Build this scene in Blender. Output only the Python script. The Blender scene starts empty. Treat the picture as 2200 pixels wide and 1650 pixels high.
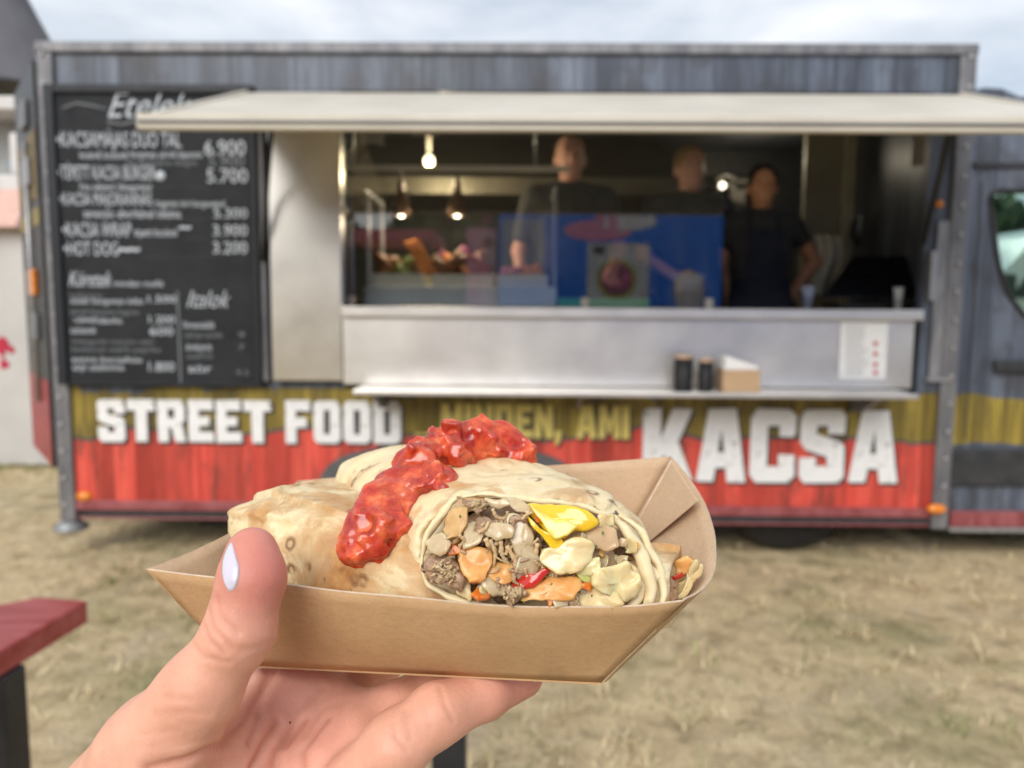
import bpy, bmesh, math, random
import numpy as np
from mathutils import Vector, Matrix
from mathutils.bvhtree import BVHTree
random.seed(7); RNG = np.random.default_rng(7)
SC = bpy.context.scene
COL = SC.collection
R = math.radians

# ------------------------------------------------------------------ camera
F = 1652.0                      # focal length in photograph pixels (2200 wide)
CAM = np.array([0.0, 0.0, 1.2])
_p, _r, _y = R(5.743), R(0.381), R(-0.617)
_f = np.array([math.sin(_y)*math.cos(_p), math.cos(_y)*math.cos(_p), -math.sin(_p)])
_rt = np.array([math.cos(_y), -math.sin(_y), 0.0]); _up = np.cross(_rt, _f)
_R = math.cos(_r)*_rt + math.sin(_r)*_up; _U = math.cos(_r)*_up - math.sin(_r)*_rt
CM = np.array([_R, -_U, _f])
cd = bpy.data.cameras.new('camera'); cam = bpy.data.objects.new('camera', cd); COL.objects.link(cam)
cam.matrix_world = Matrix([[_R[i], _U[i], -_f[i], CAM[i]] for i in range(3)] + [[0, 0, 0, 1]])
cd.sensor_width = 36; cd.lens = F/2200*36; cd.clip_start = 0.01; cd.clip_end = 400
cd.dof.use_dof = True; cd.dof.focus_distance = 0.272; cd.dof.aperture_fstop = 10.0; cd.dof.aperture_blades = 0
SC.camera = cam

def ray(px, py):
    return CM.T @ np.array([(px-1100)/F, (py-825)/F, 1.0])
def PX(px, py, d):              # point seen at a pixel, d metres along the view axis
    return CAM + ray(px, py)*d
def AT(px, py, Y):              # point seen at a pixel on the upright plane y = Y
    v = ray(px, py); return CAM + v*(Y/v[1])
def GR(px, py, z=0.0):          # point seen at a pixel on the level plane z
    v = ray(px, py); return CAM + v*((z-CAM[2])/v[2])

# ------------------------------------------------------------------ world and sun
W = bpy.data.worlds.new('World'); SC.world = W; W.use_nodes = True
nt = W.node_tree; nt.nodes.clear()
out = nt.nodes.new('ShaderNodeOutputWorld'); bg = nt.nodes.new('ShaderNodeBackground')
sky = nt.nodes.new('ShaderNodeTexSky'); sky.sky_type = 'NISHITA'; sky.sun_disc = False
SUN_EL, SUN_AZ = R(34), R(198)   # azimuth from +y clockwise: behind the camera, to the left
sky.sun_elevation = SUN_EL; sky.sun_rotation = SUN_AZ; sky.air_density = 1.0; sky.dust_density = 1.5
tc = nt.nodes.new('ShaderNodeTexCoord'); mp = nt.nodes.new('ShaderNodeMapping'); mp.inputs['Scale'].default_value = (1, 1, 3.2)
nz = nt.nodes.new('ShaderNodeTexNoise'); nz.inputs['Scale'].default_value = 2.6; nz.inputs['Detail'].default_value = 7; nz.inputs['Roughness'].default_value = .55; nz.inputs['Distortion'].default_value = .5
rp = nt.nodes.new('ShaderNodeValToRGB'); rp.color_ramp.elements[0].position = .36; rp.color_ramp.elements[0].color = (.62,.62,.62,1); rp.color_ramp.elements[1].position = .62; rp.color_ramp.elements[1].color = (1,1,1,1)
nz2 = nt.nodes.new('ShaderNodeTexNoise'); nz2.inputs['Scale'].default_value = 4.2; nz2.inputs['Detail'].default_value = 6
rp2 = nt.nodes.new('ShaderNodeValToRGB'); rp2.color_ramp.elements[0].position = .35; rp2.color_ramp.elements[0].color = (6.0,6.6,7.4,1); rp2.color_ramp.elements[1].position = .68; rp2.color_ramp.elements[1].color = (9.0,9.2,9.6,1)
mx = nt.nodes.new('ShaderNodeMix'); mx.data_type = 'RGBA'
L = nt.links.new
L(tc.outputs['Generated'], mp.inputs['Vector']); L(mp.outputs['Vector'], nz.inputs['Vector']); L(mp.outputs['Vector'], nz2.inputs['Vector'])
L(nz.outputs['Fac'], rp.inputs['Fac']); L(nz2.outputs['Fac'], rp2.inputs['Fac'])
L(rp.outputs['Color'], mx.inputs['Factor']); L(sky.outputs['Color'], mx.inputs['A']); L(rp2.outputs['Color'], mx.inputs['B'])
L(mx.outputs['Result'], bg.inputs['Color']); bg.inputs['Strength'].default_value = 0.066
L(bg.outputs['Background'], out.inputs['Surface'])
sd = bpy.data.lights.new('sun', 'SUN'); sd.energy = 1.5; sd.angle = R(40); sd.color = (1, .955, .89)
sun = bpy.data.objects.new('sun', sd); COL.objects.link(sun)
_sd = Vector((math.sin(SUN_AZ)*math.cos(SUN_EL), math.cos(SUN_AZ)*math.cos(SUN_EL), math.sin(SUN_EL)))
sun.rotation_euler = _sd.to_track_quat('Z', 'Y').to_euler()
SC.view_settings.view_transform = 'Standard'; SC.view_settings.look = 'None'; SC.view_settings.gamma = 1
SC.view_settings.exposure = 0.86; SC.view_settings.use_curve_mapping = False
SC.cycles.use_denoising = True
SC.cycles.max_bounces = 8; SC.cycles.transparent_max_bounces = 12; SC.cycles.caustics_reflective = False; SC.cycles.caustics_refractive = False
SC.cycles.sample_clamp_indirect = 6

# ------------------------------------------------------------------ helpers: objects
def base_of(o):
    return np.array(o.matrix_world.translation) if o is not None else np.zeros(3)
LOC = {}
def tag(o, label=None, cat=None, group=None, kind=None):
    if label: o['label'] = label
    if cat: o['category'] = cat
    if group: o['group'] = group
    if kind: o['kind'] = kind
    return o
def thing(name, loc, label, cat, group=None):
    o = bpy.data.objects.new(name, None); COL.objects.link(o); o.empty_display_size = .05
    o.location = loc; LOC[o.name] = np.array(loc, float)
    return tag(o, label, cat, group)
def mesh_obj(name, V, Fc, m, parent=None, smooth=False, origin=None):
    """V in world coordinates; the object's origin goes to ORIGIN (its own base when None)."""
    V = np.asarray(V, float)
    if origin is None:
        origin = np.array([(V[:,0].min()+V[:,0].max())/2, (V[:,1].min()+V[:,1].max())/2, V[:,2].min()])
    origin = np.array(origin, float)
    me = bpy.data.meshes.new(name); me.from_pydata((V-origin).tolist(), [], [list(map(int, f)) for f in Fc]); me.update()
    if smooth: me.polygons.foreach_set('use_smooth', [True]*len(me.polygons))
    return link(name, me, m, parent, origin)
def link(name, me, m, parent=None, origin=(0,0,0)):
    o = bpy.data.objects.new(name, me); COL.objects.link(o)
    if m is not None and not me.materials: me.materials.append(m)
    origin = np.array(origin, float)
    LOC[o.name] = origin
    if parent is not None:
        o.parent = parent; o.location = origin - LOC[parent.name]
    else:
        o.location = origin
    return o
def copy_part(src, parent, origin, name=None):
    o = src.copy(); COL.objects.link(o)
    LOC[o.name] = np.array(origin, float); o.parent = parent
    o.location = np.array(origin, float) - (LOC[parent.name] if parent is not None else 0)
    return o
def bm_obj(name, bm, m, parent=None, smooth=False, origin=None):
    bmesh.ops.recalc_face_normals(bm, faces=bm.faces)
    V = np.array([v.co[:] for v in bm.verts]); bm.verts.index_update()
    Fc = [[v.index for v in f.verts] for f in bm.faces]; bm.free()
    return mesh_obj(name, V, Fc, m, parent, smooth, origin)
def bm_box(bm, x0, x1, y0, y1, z0, z1, bev=0, mat4=None):
    vs = [bm.verts.new((x, y, z)) for z in (z0, z1) for x, y in ((x0,y0),(x1,y0),(x1,y1),(x0,y1))]
    fs = [bm.faces.new([vs[i] for i in q]) for q in ((3,2,1,0),(4,5,6,7),(0,1,5,4),(1,2,6,5),(2,3,7,6),(3,0,4,7))]
    if bev:
        es = list({e for f in fs for e in f.edges})
        r = bmesh.ops.bevel(bm, geom=es, offset=bev, segments=2, profile=.5, affect='EDGES')
        vs = list({v for f in r['faces'] for v in f.verts} | {v for v in vs if v.is_valid})
    if mat4 is not None:
        bmesh.ops.transform(bm, matrix=mat4, verts=[v for v in vs if v.is_valid])
    return vs
def box(name, x0, x1, y0, y1, z0, z1, m, parent=None, bev=0, **k):
    bm = bmesh.new(); bm_box(bm, min(x0,x1), max(x0,x1), min(y0,y1), max(y0,y1), min(z0,z1), max(z0,z1), bev)
    return bm_obj(name, bm, m, parent, **k)
def hexa(name, P, m, parent=None, bev=0, **k):
    """eight corners: bottom four (ccw), top four"""
    bm = bmesh.new(); vs = [bm.verts.new(p) for p in P]
    for q in ((3,2,1,0),(4,5,6,7),(0,1,5,4),(1,2,6,5),(2,3,7,6),(3,0,4,7)): bm.faces.new([vs[i] for i in q])
    if bev: bmesh.ops.bevel(bm, geom=list(bm.edges), offset=bev, segments=2, profile=.5, affect='EDGES')
    return bm_obj(name, bm, m, parent, **k)
def tube_data(pts, rad, n=10, cap=True):
    pts = np.asarray(pts, float); k = len(pts); rad = np.broadcast_to(np.asarray(rad, float), (k,))
    T = np.gradient(pts, axis=0); T /= np.linalg.norm(T, axis=1, keepdims=True)+1e-12
    ref = np.array([0,0,1.]) if abs(T[0][2]) < .9 else np.array([1.,0,0])
    V = []; u = np.cross(T[0], ref); u /= np.linalg.norm(u)
    for i in range(k):
        u = u - T[i]*np.dot(u, T[i]); u /= np.linalg.norm(u)+1e-12; w = np.cross(T[i], u)
        for j in range(n):
            a = 2*math.pi*j/n; V.append(pts[i]+rad[i]*(math.cos(a)*u+math.sin(a)*w))
    Fc = [(i*n+j, i*n+(j+1)%n, (i+1)*n+(j+1)%n, (i+1)*n+j) for i in range(k-1) for j in range(n)]
    if cap: Fc += [tuple(range(n-1,-1,-1)), tuple((k-1)*n+j for j in range(n))]
    return np.array(V), Fc
def tube(name, pts, rad, m, parent=None, n=10, smooth=True, **k):
    V, Fc = tube_data(pts, rad, n); return mesh_obj(name, V, Fc, m, parent, smooth, **k)
def lathe(name, prof, c, m, parent=None, n=32, axis='z', smooth=True):
    V = []; Fc = []
    for r, z in prof:
        for j in range(n):
            a = 2*math.pi*j/n; q = (r*math.cos(a), r*math.sin(a), z)
            if axis == 'y': q = (q[0], q[2], q[1])
            V.append(np.array(c)+np.array(q))
    k = len(prof)
    for i in range(k-1):
        for j in range(n): Fc.append((i*n+j, i*n+(j+1)%n, (i+1)*n+(j+1)%n, (i+1)*n+j))
    if prof[0][0] > 1e-6: Fc.append(tuple(range(n-1,-1,-1)))
    if prof[-1][0] > 1e-6: Fc.append(tuple((k-1)*n+j for j in range(n)))
    bm = bmesh.new(); vs = [bm.verts.new(v) for v in V]
    for f in Fc:
        try: bm.faces.new([vs[i] for i in f])
        except ValueError: pass
    bmesh.ops.remove_doubles(bm, verts=bm.verts, dist=1e-5)
    return bm_obj(name, bm, m, parent, smooth)
def flat_poly(name, contours, y, m, parent=None, ext=.0015, to3=None, smooth=False):
    """flat shape with holes from contours of (x, z), standing on the plane y; thickness 2*ext"""
    cu = bpy.data.curves.new(name, 'CURVE'); cu.dimensions = '2D'; cu.fill_mode = 'BOTH'; cu.extrude = ext
    for c in contours:
        s = cu.splines.new('POLY'); s.points.add(len(c)-1); s.use_cyclic_u = True
        for p, q in zip(s.points, c): p.co = (q[0], q[1], 0, 1)
    return curve_to(name, cu, y, m, parent, to3)
def curve_to(name, cu, y, m, parent, to3=None):
    t = bpy.data.objects.new('tmp', cu); COL.objects.link(t)
    me = bpy.data.meshes.new_from_object(t.evaluated_get(bpy.context.evaluated_depsgraph_get()))
    bpy.data.objects.remove(t); bpy.data.curves.remove(cu)
    V = np.array([v.co[:] for v in me.vertices]) if len(me.vertices) else np.zeros((1,3))
    Fc = [list(p.vertices) for p in me.polygons]; bpy.data.meshes.remove(me)
    if to3 is None: Wd = np.stack([V[:,0], y - V[:,2], V[:,1]], 1)
    else: Wd = np.array([to3(v) for v in V])
    return mesh_obj(name, Wd, Fc, m, parent)
def text(name, s, x, z, size, y, m, parent=None, sx=1.0, bold=0.0, shear=0.0, align='LEFT', ext=.0006, zrot=0):
    cu = bpy.data.curves.new(name, 'FONT'); cu.body = s; cu.size = size; cu.extrude = ext; cu.offset = bold; cu.shear = shear; cu.align_x = align; cu.resolution_u = 3
    return curve_to(name, cu, y, m, parent, lambda v: (x+v[0]*sx, y-v[2], z+v[1]))

# ------------------------------------------------------------------ helpers: materials
def new_mat(name):
    m = bpy.data.materials.new(name); m.use_nodes = True
    return m, m.node_tree, m.node_tree.nodes['Principled BSDF']
def N(t, kind, **k):
    n = t.nodes.new(kind)
    for a, b in k.items():
        if a in n.inputs: n.inputs[a].default_value = b
        else: setattr(n, a, b)
    return n
def ramp(t, stops, fac=None):
    n = t.nodes.new('ShaderNodeValToRGB'); cr = n.color_ramp
    while len(cr.elements) < len(stops): cr.elements.new(.5)
    for e, (p, c) in zip(cr.elements, stops):
        e.position = p; e.color = (c if len(c) == 4 else (*c, 1)) if hasattr(c, '__len__') else (c, c, c, 1)
    if fac is not None: t.links.new(fac, n.inputs['Fac'])
    return n
def coords(t, stretch=(1,1,1), kind='Object'):
    a = t.nodes.new('ShaderNodeTexCoord'); b = t.nodes.new('ShaderNodeMapping'); b.inputs['Scale'].default_value = stretch
    t.links.new(a.outputs[kind], b.inputs['Vector']); return b.outputs['Vector']
def noise(t, vec, scale, detail=5, rough=.55, dist=0):
    n = N(t, 'ShaderNodeTexNoise', Scale=scale, Detail=detail, Roughness=rough, Distortion=dist); t.links.new(vec, n.inputs['Vector']); return n.outputs['Fac']
def mixc(t, fac, a, b, mode='MIX'):
    n = t.nodes.new('ShaderNodeMix'); n.data_type = 'RGBA'; n.blend_type = mode
    for s, v in (('Factor', fac), ('A', a), ('B', b)):
        i = [q for q in n.inputs if q.name == s and (q.type == 'RGBA' or s == 'Factor' and q.type == 'VALUE')][0]
        if hasattr(v, 'links') or hasattr(v, 'is_linked'): t.links.new(v, i)
        elif s == 'Factor': i.default_value = v
        else: i.default_value = (*v, 1) if len(v) == 3 else v
    return [q for q in n.outputs if q.type == 'RGBA'][0]
def math_n(t, op, a, b=None, clamp=False):
    n = t.nodes.new('ShaderNodeMath'); n.operation = op; n.use_clamp = clamp
    for i, v in enumerate((a, b)):
        if v is None: continue
        if hasattr(v, 'is_linked'): t.links.new(v, n.inputs[i])
        else: n.inputs[i].default_value = v
    return n.outputs[0]
def bump(t, b, h, strength, dist):
    n = t.nodes.new('ShaderNodeBump'); n.inputs['Strength'].default_value = strength; n.inputs['Distance'].default_value = dist
    t.links.new(h, n.inputs['Height']); t.links.new(n.outputs['Normal'], b.inputs['Normal']); return n
def pm(name, c, c2=None, rough=.55, metal=0, scale=8, stretch=(1,1,1), bmp=0, bdist=.002, bscale=None, sss=0, sssr=(.004,.002,.001), coat=0, spec=.5, lo=.35, hi=.65, trans=0, ior=1.45):
    m, t, b = new_mat(name)
    c2 = c2 or tuple(x*.78 for x in c); v = coords(t, stretch)
    rr = ramp(t, [(lo, c), (hi, c2)], noise(t, v, scale)); t.links.new(rr.outputs['Color'], b.inputs['Base Color'])
    rn = ramp(t, [(.3, max(0, rough-.07)), (.7, min(1, rough+.07))], noise(t, v, scale*2.7)); t.links.new(rn.outputs['Color'], b.inputs['Roughness'])
    b.inputs['Metallic'].default_value = metal; b.inputs['Specular IOR Level'].default_value = spec
    b.inputs['Coat Weight'].default_value = coat; b.inputs['Coat Roughness'].default_value = .15
    b.inputs['Transmission Weight'].default_value = trans; b.inputs['IOR'].default_value = ior
    if sss: b.inputs['Subsurface Weight'].default_value = sss; b.inputs['Subsurface Radius'].default_value = sssr; b.inputs['Subsurface Scale'].default_value = 1
    if bmp: bump(t, b, noise(t, v, bscale or scale*4, 6), bmp, bdist)
    return m

# ------------------------------------------------------------------ helpers: implicit surfaces
def vnoise(p, f, seed=0):
    """smooth value noise, -1..1"""
    q = p*f+seed*17.31; i = np.floor(q).astype(np.int64); w = (q-i); w = w*w*(3-2*w)
    def h(a, b, c):
        n = (a*374761393 + b*668265263 + c*2147483647 + seed*1442695) & 0xffffffff
        n = ((n ^ (n >> 13))*1274126177) & 0xffffffff; n = n ^ (n >> 16)
        return (n & 0xffff)/32767.5-1
    r = 0
    for a in (0,1):
        for b in (0,1):
            for c in (0,1):
                k = (w[...,0] if a else 1-w[...,0])*(w[...,1] if b else 1-w[...,1])*(w[...,2] if c else 1-w[...,2])
                r = r + k*h(i[...,0]+a, i[...,1]+b, i[...,2]+c)
    return r
def smin(a, b, k):
    h = np.maximum(k-np.abs(a-b), 0)/k
    return np.minimum(a, b)-h*h*k*.25
def smax(a, b, k): return -smin(-a, -b, k)
def cone(p, a, b, r1, r2):
    a = np.asarray(a, float); b = np.asarray(b, float); ab = b-a
    t = np.clip(((p-a)@ab)/(ab@ab), 0, 1)
    return np.linalg.norm(p-a-t[:,None]*ab, axis=1)-(r1+(r2-r1)*t)
def ell(p, c, r, M=None):
    q = p-np.asarray(c, float)
    if M is not None: q = q@M
    r = np.asarray(r, float); k0 = np.linalg.norm(q/r, axis=1); k1 = np.linalg.norm(q/(r*r), axis=1)
    return k0*(k0-1)/(k1+1e-9)
def chain(p, pts, rad, k):
    d = None
    for i in range(len(pts)-1):
        e = cone(p, pts[i], pts[i+1], rad[i], rad[i+1]); d = e if d is None else smin(d, e, k)
    return d
def iso(f, lo, hi, h):
    """mesh of f = 0 (naive surface nets); f is only sampled near the surface"""
    lo = np.asarray(lo, float); hi = np.asarray(hi, float); B = 8
    nb = np.ceil((hi-lo)/(h*B)).astype(int); n = nb*B+1
    g = np.stack(np.meshgrid(*[np.arange(k) for k in nb], indexing='ij'), -1).reshape(-1, 3)
    cc = lo+(g+.5)*B*h; dc = f(cc); act = g[np.abs(dc) < B*h*1.25]; ins = g[dc <= -B*h*1.25]
    vals = np.full(n, 1.0)
    o = np.stack(np.meshgrid(*[np.arange(B+1)]*3, indexing='ij'), -1).reshape(-1, 3)
    for b in ins: vals[b[0]*B:b[0]*B+B+1, b[1]*B:b[1]*B+B+1, b[2]*B:b[2]*B+B+1] = -1
    for s in range(0, len(act), 400):
        idx = (act[s:s+400, None, :]*B+o[None]).reshape(-1, 3)
        vals[idx[:,0], idx[:,1], idx[:,2]] = f(lo+idx*h)
    sg = vals < 0
    c = sum(sg[a:n[0]-1+a, b:n[1]-1+b, d:n[2]-1+d].astype(np.int8) for a in (0,1) for b in (0,1) for d in (0,1))
    cells = np.argwhere((c > 0) & (c < 8)); ix = np.full(np.array(n)-1, -1); ix[tuple(cells.T)] = np.arange(len(cells))
    acc = np.zeros((len(cells), 3)); cnt = np.zeros(len(cells))
    cor = [(a,b,d) for a in (0,1) for b in (0,1) for d in (0,1)]
    for a in cor:
        for ax in range(3):
            if a[ax]: continue
            b = list(a); b[ax] = 1
            va = vals[tuple((cells+a).T)]; vb = vals[tuple((cells+b).T)]; cr = (va < 0) != (vb < 0)
            t = np.where(cr, va/np.where(cr, va-vb, 1), 0); pt = np.array(a, float)+t[:,None]*(np.array(b)-np.array(a))
            acc += pt*cr[:,None]; cnt += cr
    V = lo+(cells+acc/np.maximum(cnt, 1)[:,None])*h; Fc = []
    for ax in range(3):
        u, v = (ax+1) % 3, (ax+2) % 3
        s0 = [slice(None)]*3; s1 = [slice(None)]*3; s0[ax] = slice(0,-1); s1[ax] = slice(1,None)
        e = np.argwhere(sg[tuple(s0)] != sg[tuple(s1)])
        e = e[(e[:,u] > 0) & (e[:,v] > 0) & (e[:,u] < n[u]-1) & (e[:,v] < n[v]-1)]
        du = np.zeros(3, int); du[u] = 1; dv = np.zeros(3, int); dv[v] = 1
        q = np.stack([ix[tuple((e-du-dv).T)], ix[tuple((e-dv).T)], ix[tuple(e.T)], ix[tuple((e-du).T)]], 1)
        flip = sg[tuple(e.T)]; q[~flip] = q[~flip][:, ::-1]; Fc.append(q)
    Fc = np.concatenate(Fc); Fc = Fc[(Fc >= 0).all(1)]
    return V, Fc
def fast_mesh(name, V, Q, m, parent=None, origin=None, smooth=True):
    V = np.asarray(V, float); Q = np.asarray(Q)
    if origin is None: origin = np.array([(V[:,0].min()+V[:,0].max())/2, (V[:,1].min()+V[:,1].max())/2, V[:,2].min()])
    k = Q.shape[1]; me = bpy.data.meshes.new(name); me.vertices.add(len(V)); me.vertices.foreach_set('co', (V-origin).astype(np.float32).ravel())
    me.loops.add(len(Q)*k); me.loops.foreach_set('vertex_index', Q.astype(np.int32).ravel()); me.polygons.add(len(Q))
    me.polygons.foreach_set('loop_start', np.arange(0, len(Q)*k, k, dtype=np.int32)); me.polygons.foreach_set('loop_total', np.full(len(Q), k, dtype=np.int32))
    if smooth: me.polygons.foreach_set('use_smooth', np.ones(len(Q), bool))
    me.update(calc_edges=True); me.validate()
    return link(name, me, m, parent, origin)
def vcol(o, name, C):
    a = o.data.attributes.new(name, 'FLOAT_COLOR', 'POINT'); C = np.asarray(C, np.float32)
    if C.shape[1] == 3: C = np.concatenate([C, np.ones((len(C),1), np.float32)], 1)
    a.data.foreach_set('color', C.ravel())
# ================================================================== SETTING: ground
def ground_mat():
    m, t, b = new_mat('dry_grass_ground'); v = coords(t)
    big = noise(t, v, 1.1, 4, .6); mid = noise(t, v, 9, 6, .65, .3); fine = noise(t, v, 70, 6, .7)
    straw = ramp(t, [(.25, (.30,.225,.135)), (.5, (.68,.54,.335)), (.75, (.88,.73,.46))], mid)
    green = ramp(t, [(.3, (.15,.16,.065)), (.7, (.36,.34,.17))], mid)
    soil = ramp(t, [(.35, (.48,.385,.26)), (.7, (.70,.58,.41))], fine)
    c = mixc(t, ramp(t, [(.5, 0), (.68, .8)], big).outputs['Color'], straw.outputs['Color'], green.outputs['Color'])
    c = mixc(t, ramp(t, [(.52, 0), (.66, .75)], noise(t, v, 3.2, 5, .6)).outputs['Color'], c, soil.outputs['Color'])
    c = mixc(t, .45, c, ramp(t, [(.3, (.55,.55,.52)), (.7, (1.5,1.48,1.42))], fine).outputs['Color'], 'MULTIPLY')
    t.links.new(c, b.inputs['Base Color']); b.inputs['Roughness'].default_value = .95; b.inputs['Specular IOR Level'].default_value = .15
    bump(t, b, math_n(t, 'ADD', mid, fine), .8, .02); return m
M_GROUND = ground_mat()
def ground():
    n = 90; xs = np.concatenate([[-80,-40,-20,-10], np.linspace(-6,7,n), [11,20,40,80]]); ys = np.concatenate([[-80,-40,-20,-8,-3], np.linspace(.4,8.5,n), [12,20,40,90]])
    X, Y = np.meshgrid(xs, ys, indexing='ij'); p = np.stack([X, Y, 0*X], -1).reshape(-1, 3)
    z = .014*vnoise(p, 1.7, 1)+.008*vnoise(p, 5.1, 2); z = np.where((np.abs(p[:,0]) > 6.5) | (np.abs(p[:,1]-4.4) > 4.2), 0, z)-.012
    p[:,2] = z; a, b = X.shape; I = np.arange(a*b).reshape(a, b)
    Q = np.stack([I[:-1,:-1], I[1:,:-1], I[1:,1:], I[:-1,1:]], -1).reshape(-1, 4)
    return tag(fast_mesh('ground', p, Q, M_GROUND, origin=np.zeros(3)), kind='structure')
ground()
def grass():
    n = 105000
    x = RNG.uniform(-4.6, 5.2, n); y = RNG.uniform(1.1, 7.5, n)
    nt_ = 26000; tc_ = np.stack([RNG.uniform(-4.2,4.8,1300), RNG.uniform(1.2,7,1300)], 1); ti = RNG.integers(0, 1300, nt_); sp_ = RNG.normal(0, .022, (nt_,2))
    x[:nt_] = tc_[ti,0]+sp_[:,0]; y[:nt_] = tc_[ti,1]+sp_[:,1]; tuft = np.arange(n) < nt_
    p = np.stack([x, y, 0*x], 1)
    dens = vnoise(p, 1.3, 5)+.7*vnoise(p, 4.0, 6)
    keep = (tuft | (RNG.uniform(-1.2, 1.0, n) < dens+.35)) & (np.abs(x) < .78*y+1.0); p = p[keep]; tuft = tuft[keep]; n = len(p)
    gr = vnoise(p, 1.1, 9)*.8+.5*vnoise(p, 3.7, 8)+RNG.normal(0, .3, n) > .55
    ln = RNG.uniform(.018, .06, n)*np.where(gr, 1.15, 1)*np.where(tuft, 1.5, 1); az = RNG.uniform(0, 2*math.pi, n); el = np.where(gr, RNG.uniform(.4, 1.3, n), RNG.uniform(.04, .8, n))
    d = np.stack([np.cos(az)*np.cos(el), np.sin(az)*np.cos(el), np.sin(el)], 1); s = np.stack([-np.sin(az), np.cos(az), 0*az], 1)*RNG.uniform(.0012, .003, n)[:,None]
    b0 = p-np.array([0,0,.016]); mid = b0+d*(ln*.6)[:,None]; tip = b0+d*ln[:,None]-np.array([0,0,1])*(ln*RNG.uniform(.05,.3,n))[:,None]+np.array([0,0,.004])
    V = np.stack([b0-s, b0+s, mid+s*.8, mid-s*.8, tip], 1).reshape(-1, 3); k = np.arange(n)*5
    T = np.concatenate([np.stack([k, k+1, k+2], 1), np.stack([k, k+2, k+3], 1), np.stack([k+3, k+2, k+4], 1)])
    m, t, b = new_mat('grass_blades'); a = t.nodes.new('ShaderNodeAttribute'); a.attribute_name = 'tint'; t.links.new(a.outputs['Color'], b.inputs['Base Color']); b.inputs['Roughness'].default_value = .8; b.inputs['Specular IOR Level'].default_value = .2
    o = fast_mesh('dry_grass', V, T, m, origin=np.zeros(3), smooth=False)
    u = RNG.uniform(0, 1, n)[:,None]
    c = np.where(gr[:,None], np.array([.17,.19,.07])*(1-u)+np.array([.40,.39,.18])*u, np.array([.50,.38,.21])*(1-u)+np.array([.86,.72,.45])*u)
    vcol(o, 'tint', np.repeat(c, 5, 0)); tag(o, 'trampled straw coloured grass with green tufts', 'grass', kind='stuff')
grass()

# ================================================================== FOOD TRUCK
Y0 = 3.6
def fx(px, py=700, Y=Y0): return AT(px, py, Y)[0]
def fz(py, px=1100, Y=Y0): return AT(px, py, Y)[2]
XL, XR = fx(80, 100), fx(2098, 100); ZT, ZB = fz(93), fz(1118)
M_STEEL = None
def steel(name, c=(.62,.61,.59), rough=.3, st=(3,3,60)):
    m, t, b = new_mat(name); v = coords(t, st); n = noise(t, v, 9, 5, .6)
    t.links.new(ramp(t, [(.3, tuple(x*.85 for x in c)), (.7, c)], n).outputs['Color'], b.inputs['Base Color'])
    b.inputs['Metallic'].default_value = 1
    t.links.new(ramp(t, [(.3, rough-.02), (.7, rough+.04)], noise(t, coords(t), 5, 4)).outputs['Color'], b.inputs['Roughness'])
    bump(t, b, noise(t, coords(t), 1.6, 2), .05, .02); return m
M_STEEL = steel('brushed_stainless', (.74,.71,.66), .3); M_STEEL2 = steel('counter_steel', (.78,.76,.73), .4, (.6,.6,.6))
M_ALU = pm('awning_aluminium', (.61,.57,.49), (.53,.49,.415), rough=.5, scale=3, bmp=.05)
M_POST = pm('grey_post', (.135,.135,.15), (.235,.235,.245), rough=.5, metal=.35, scale=9, stretch=(2,2,.6), bmp=.1)
M_RIVET = pm('rivet_metal', (.42,.42,.43), rough=.4, metal=.6, scale=60)
M_BLACK = pm('black_rubber', (.012,.012,.013), (.022,.022,.022), rough=.6, scale=30, bmp=.1)
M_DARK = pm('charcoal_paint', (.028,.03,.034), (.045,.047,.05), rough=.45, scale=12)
M_AMBER = pm('amber_lens', (.85,.27,.02), (.7,.2,.015), rough=.2, scale=40, coat=.5)
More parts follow.
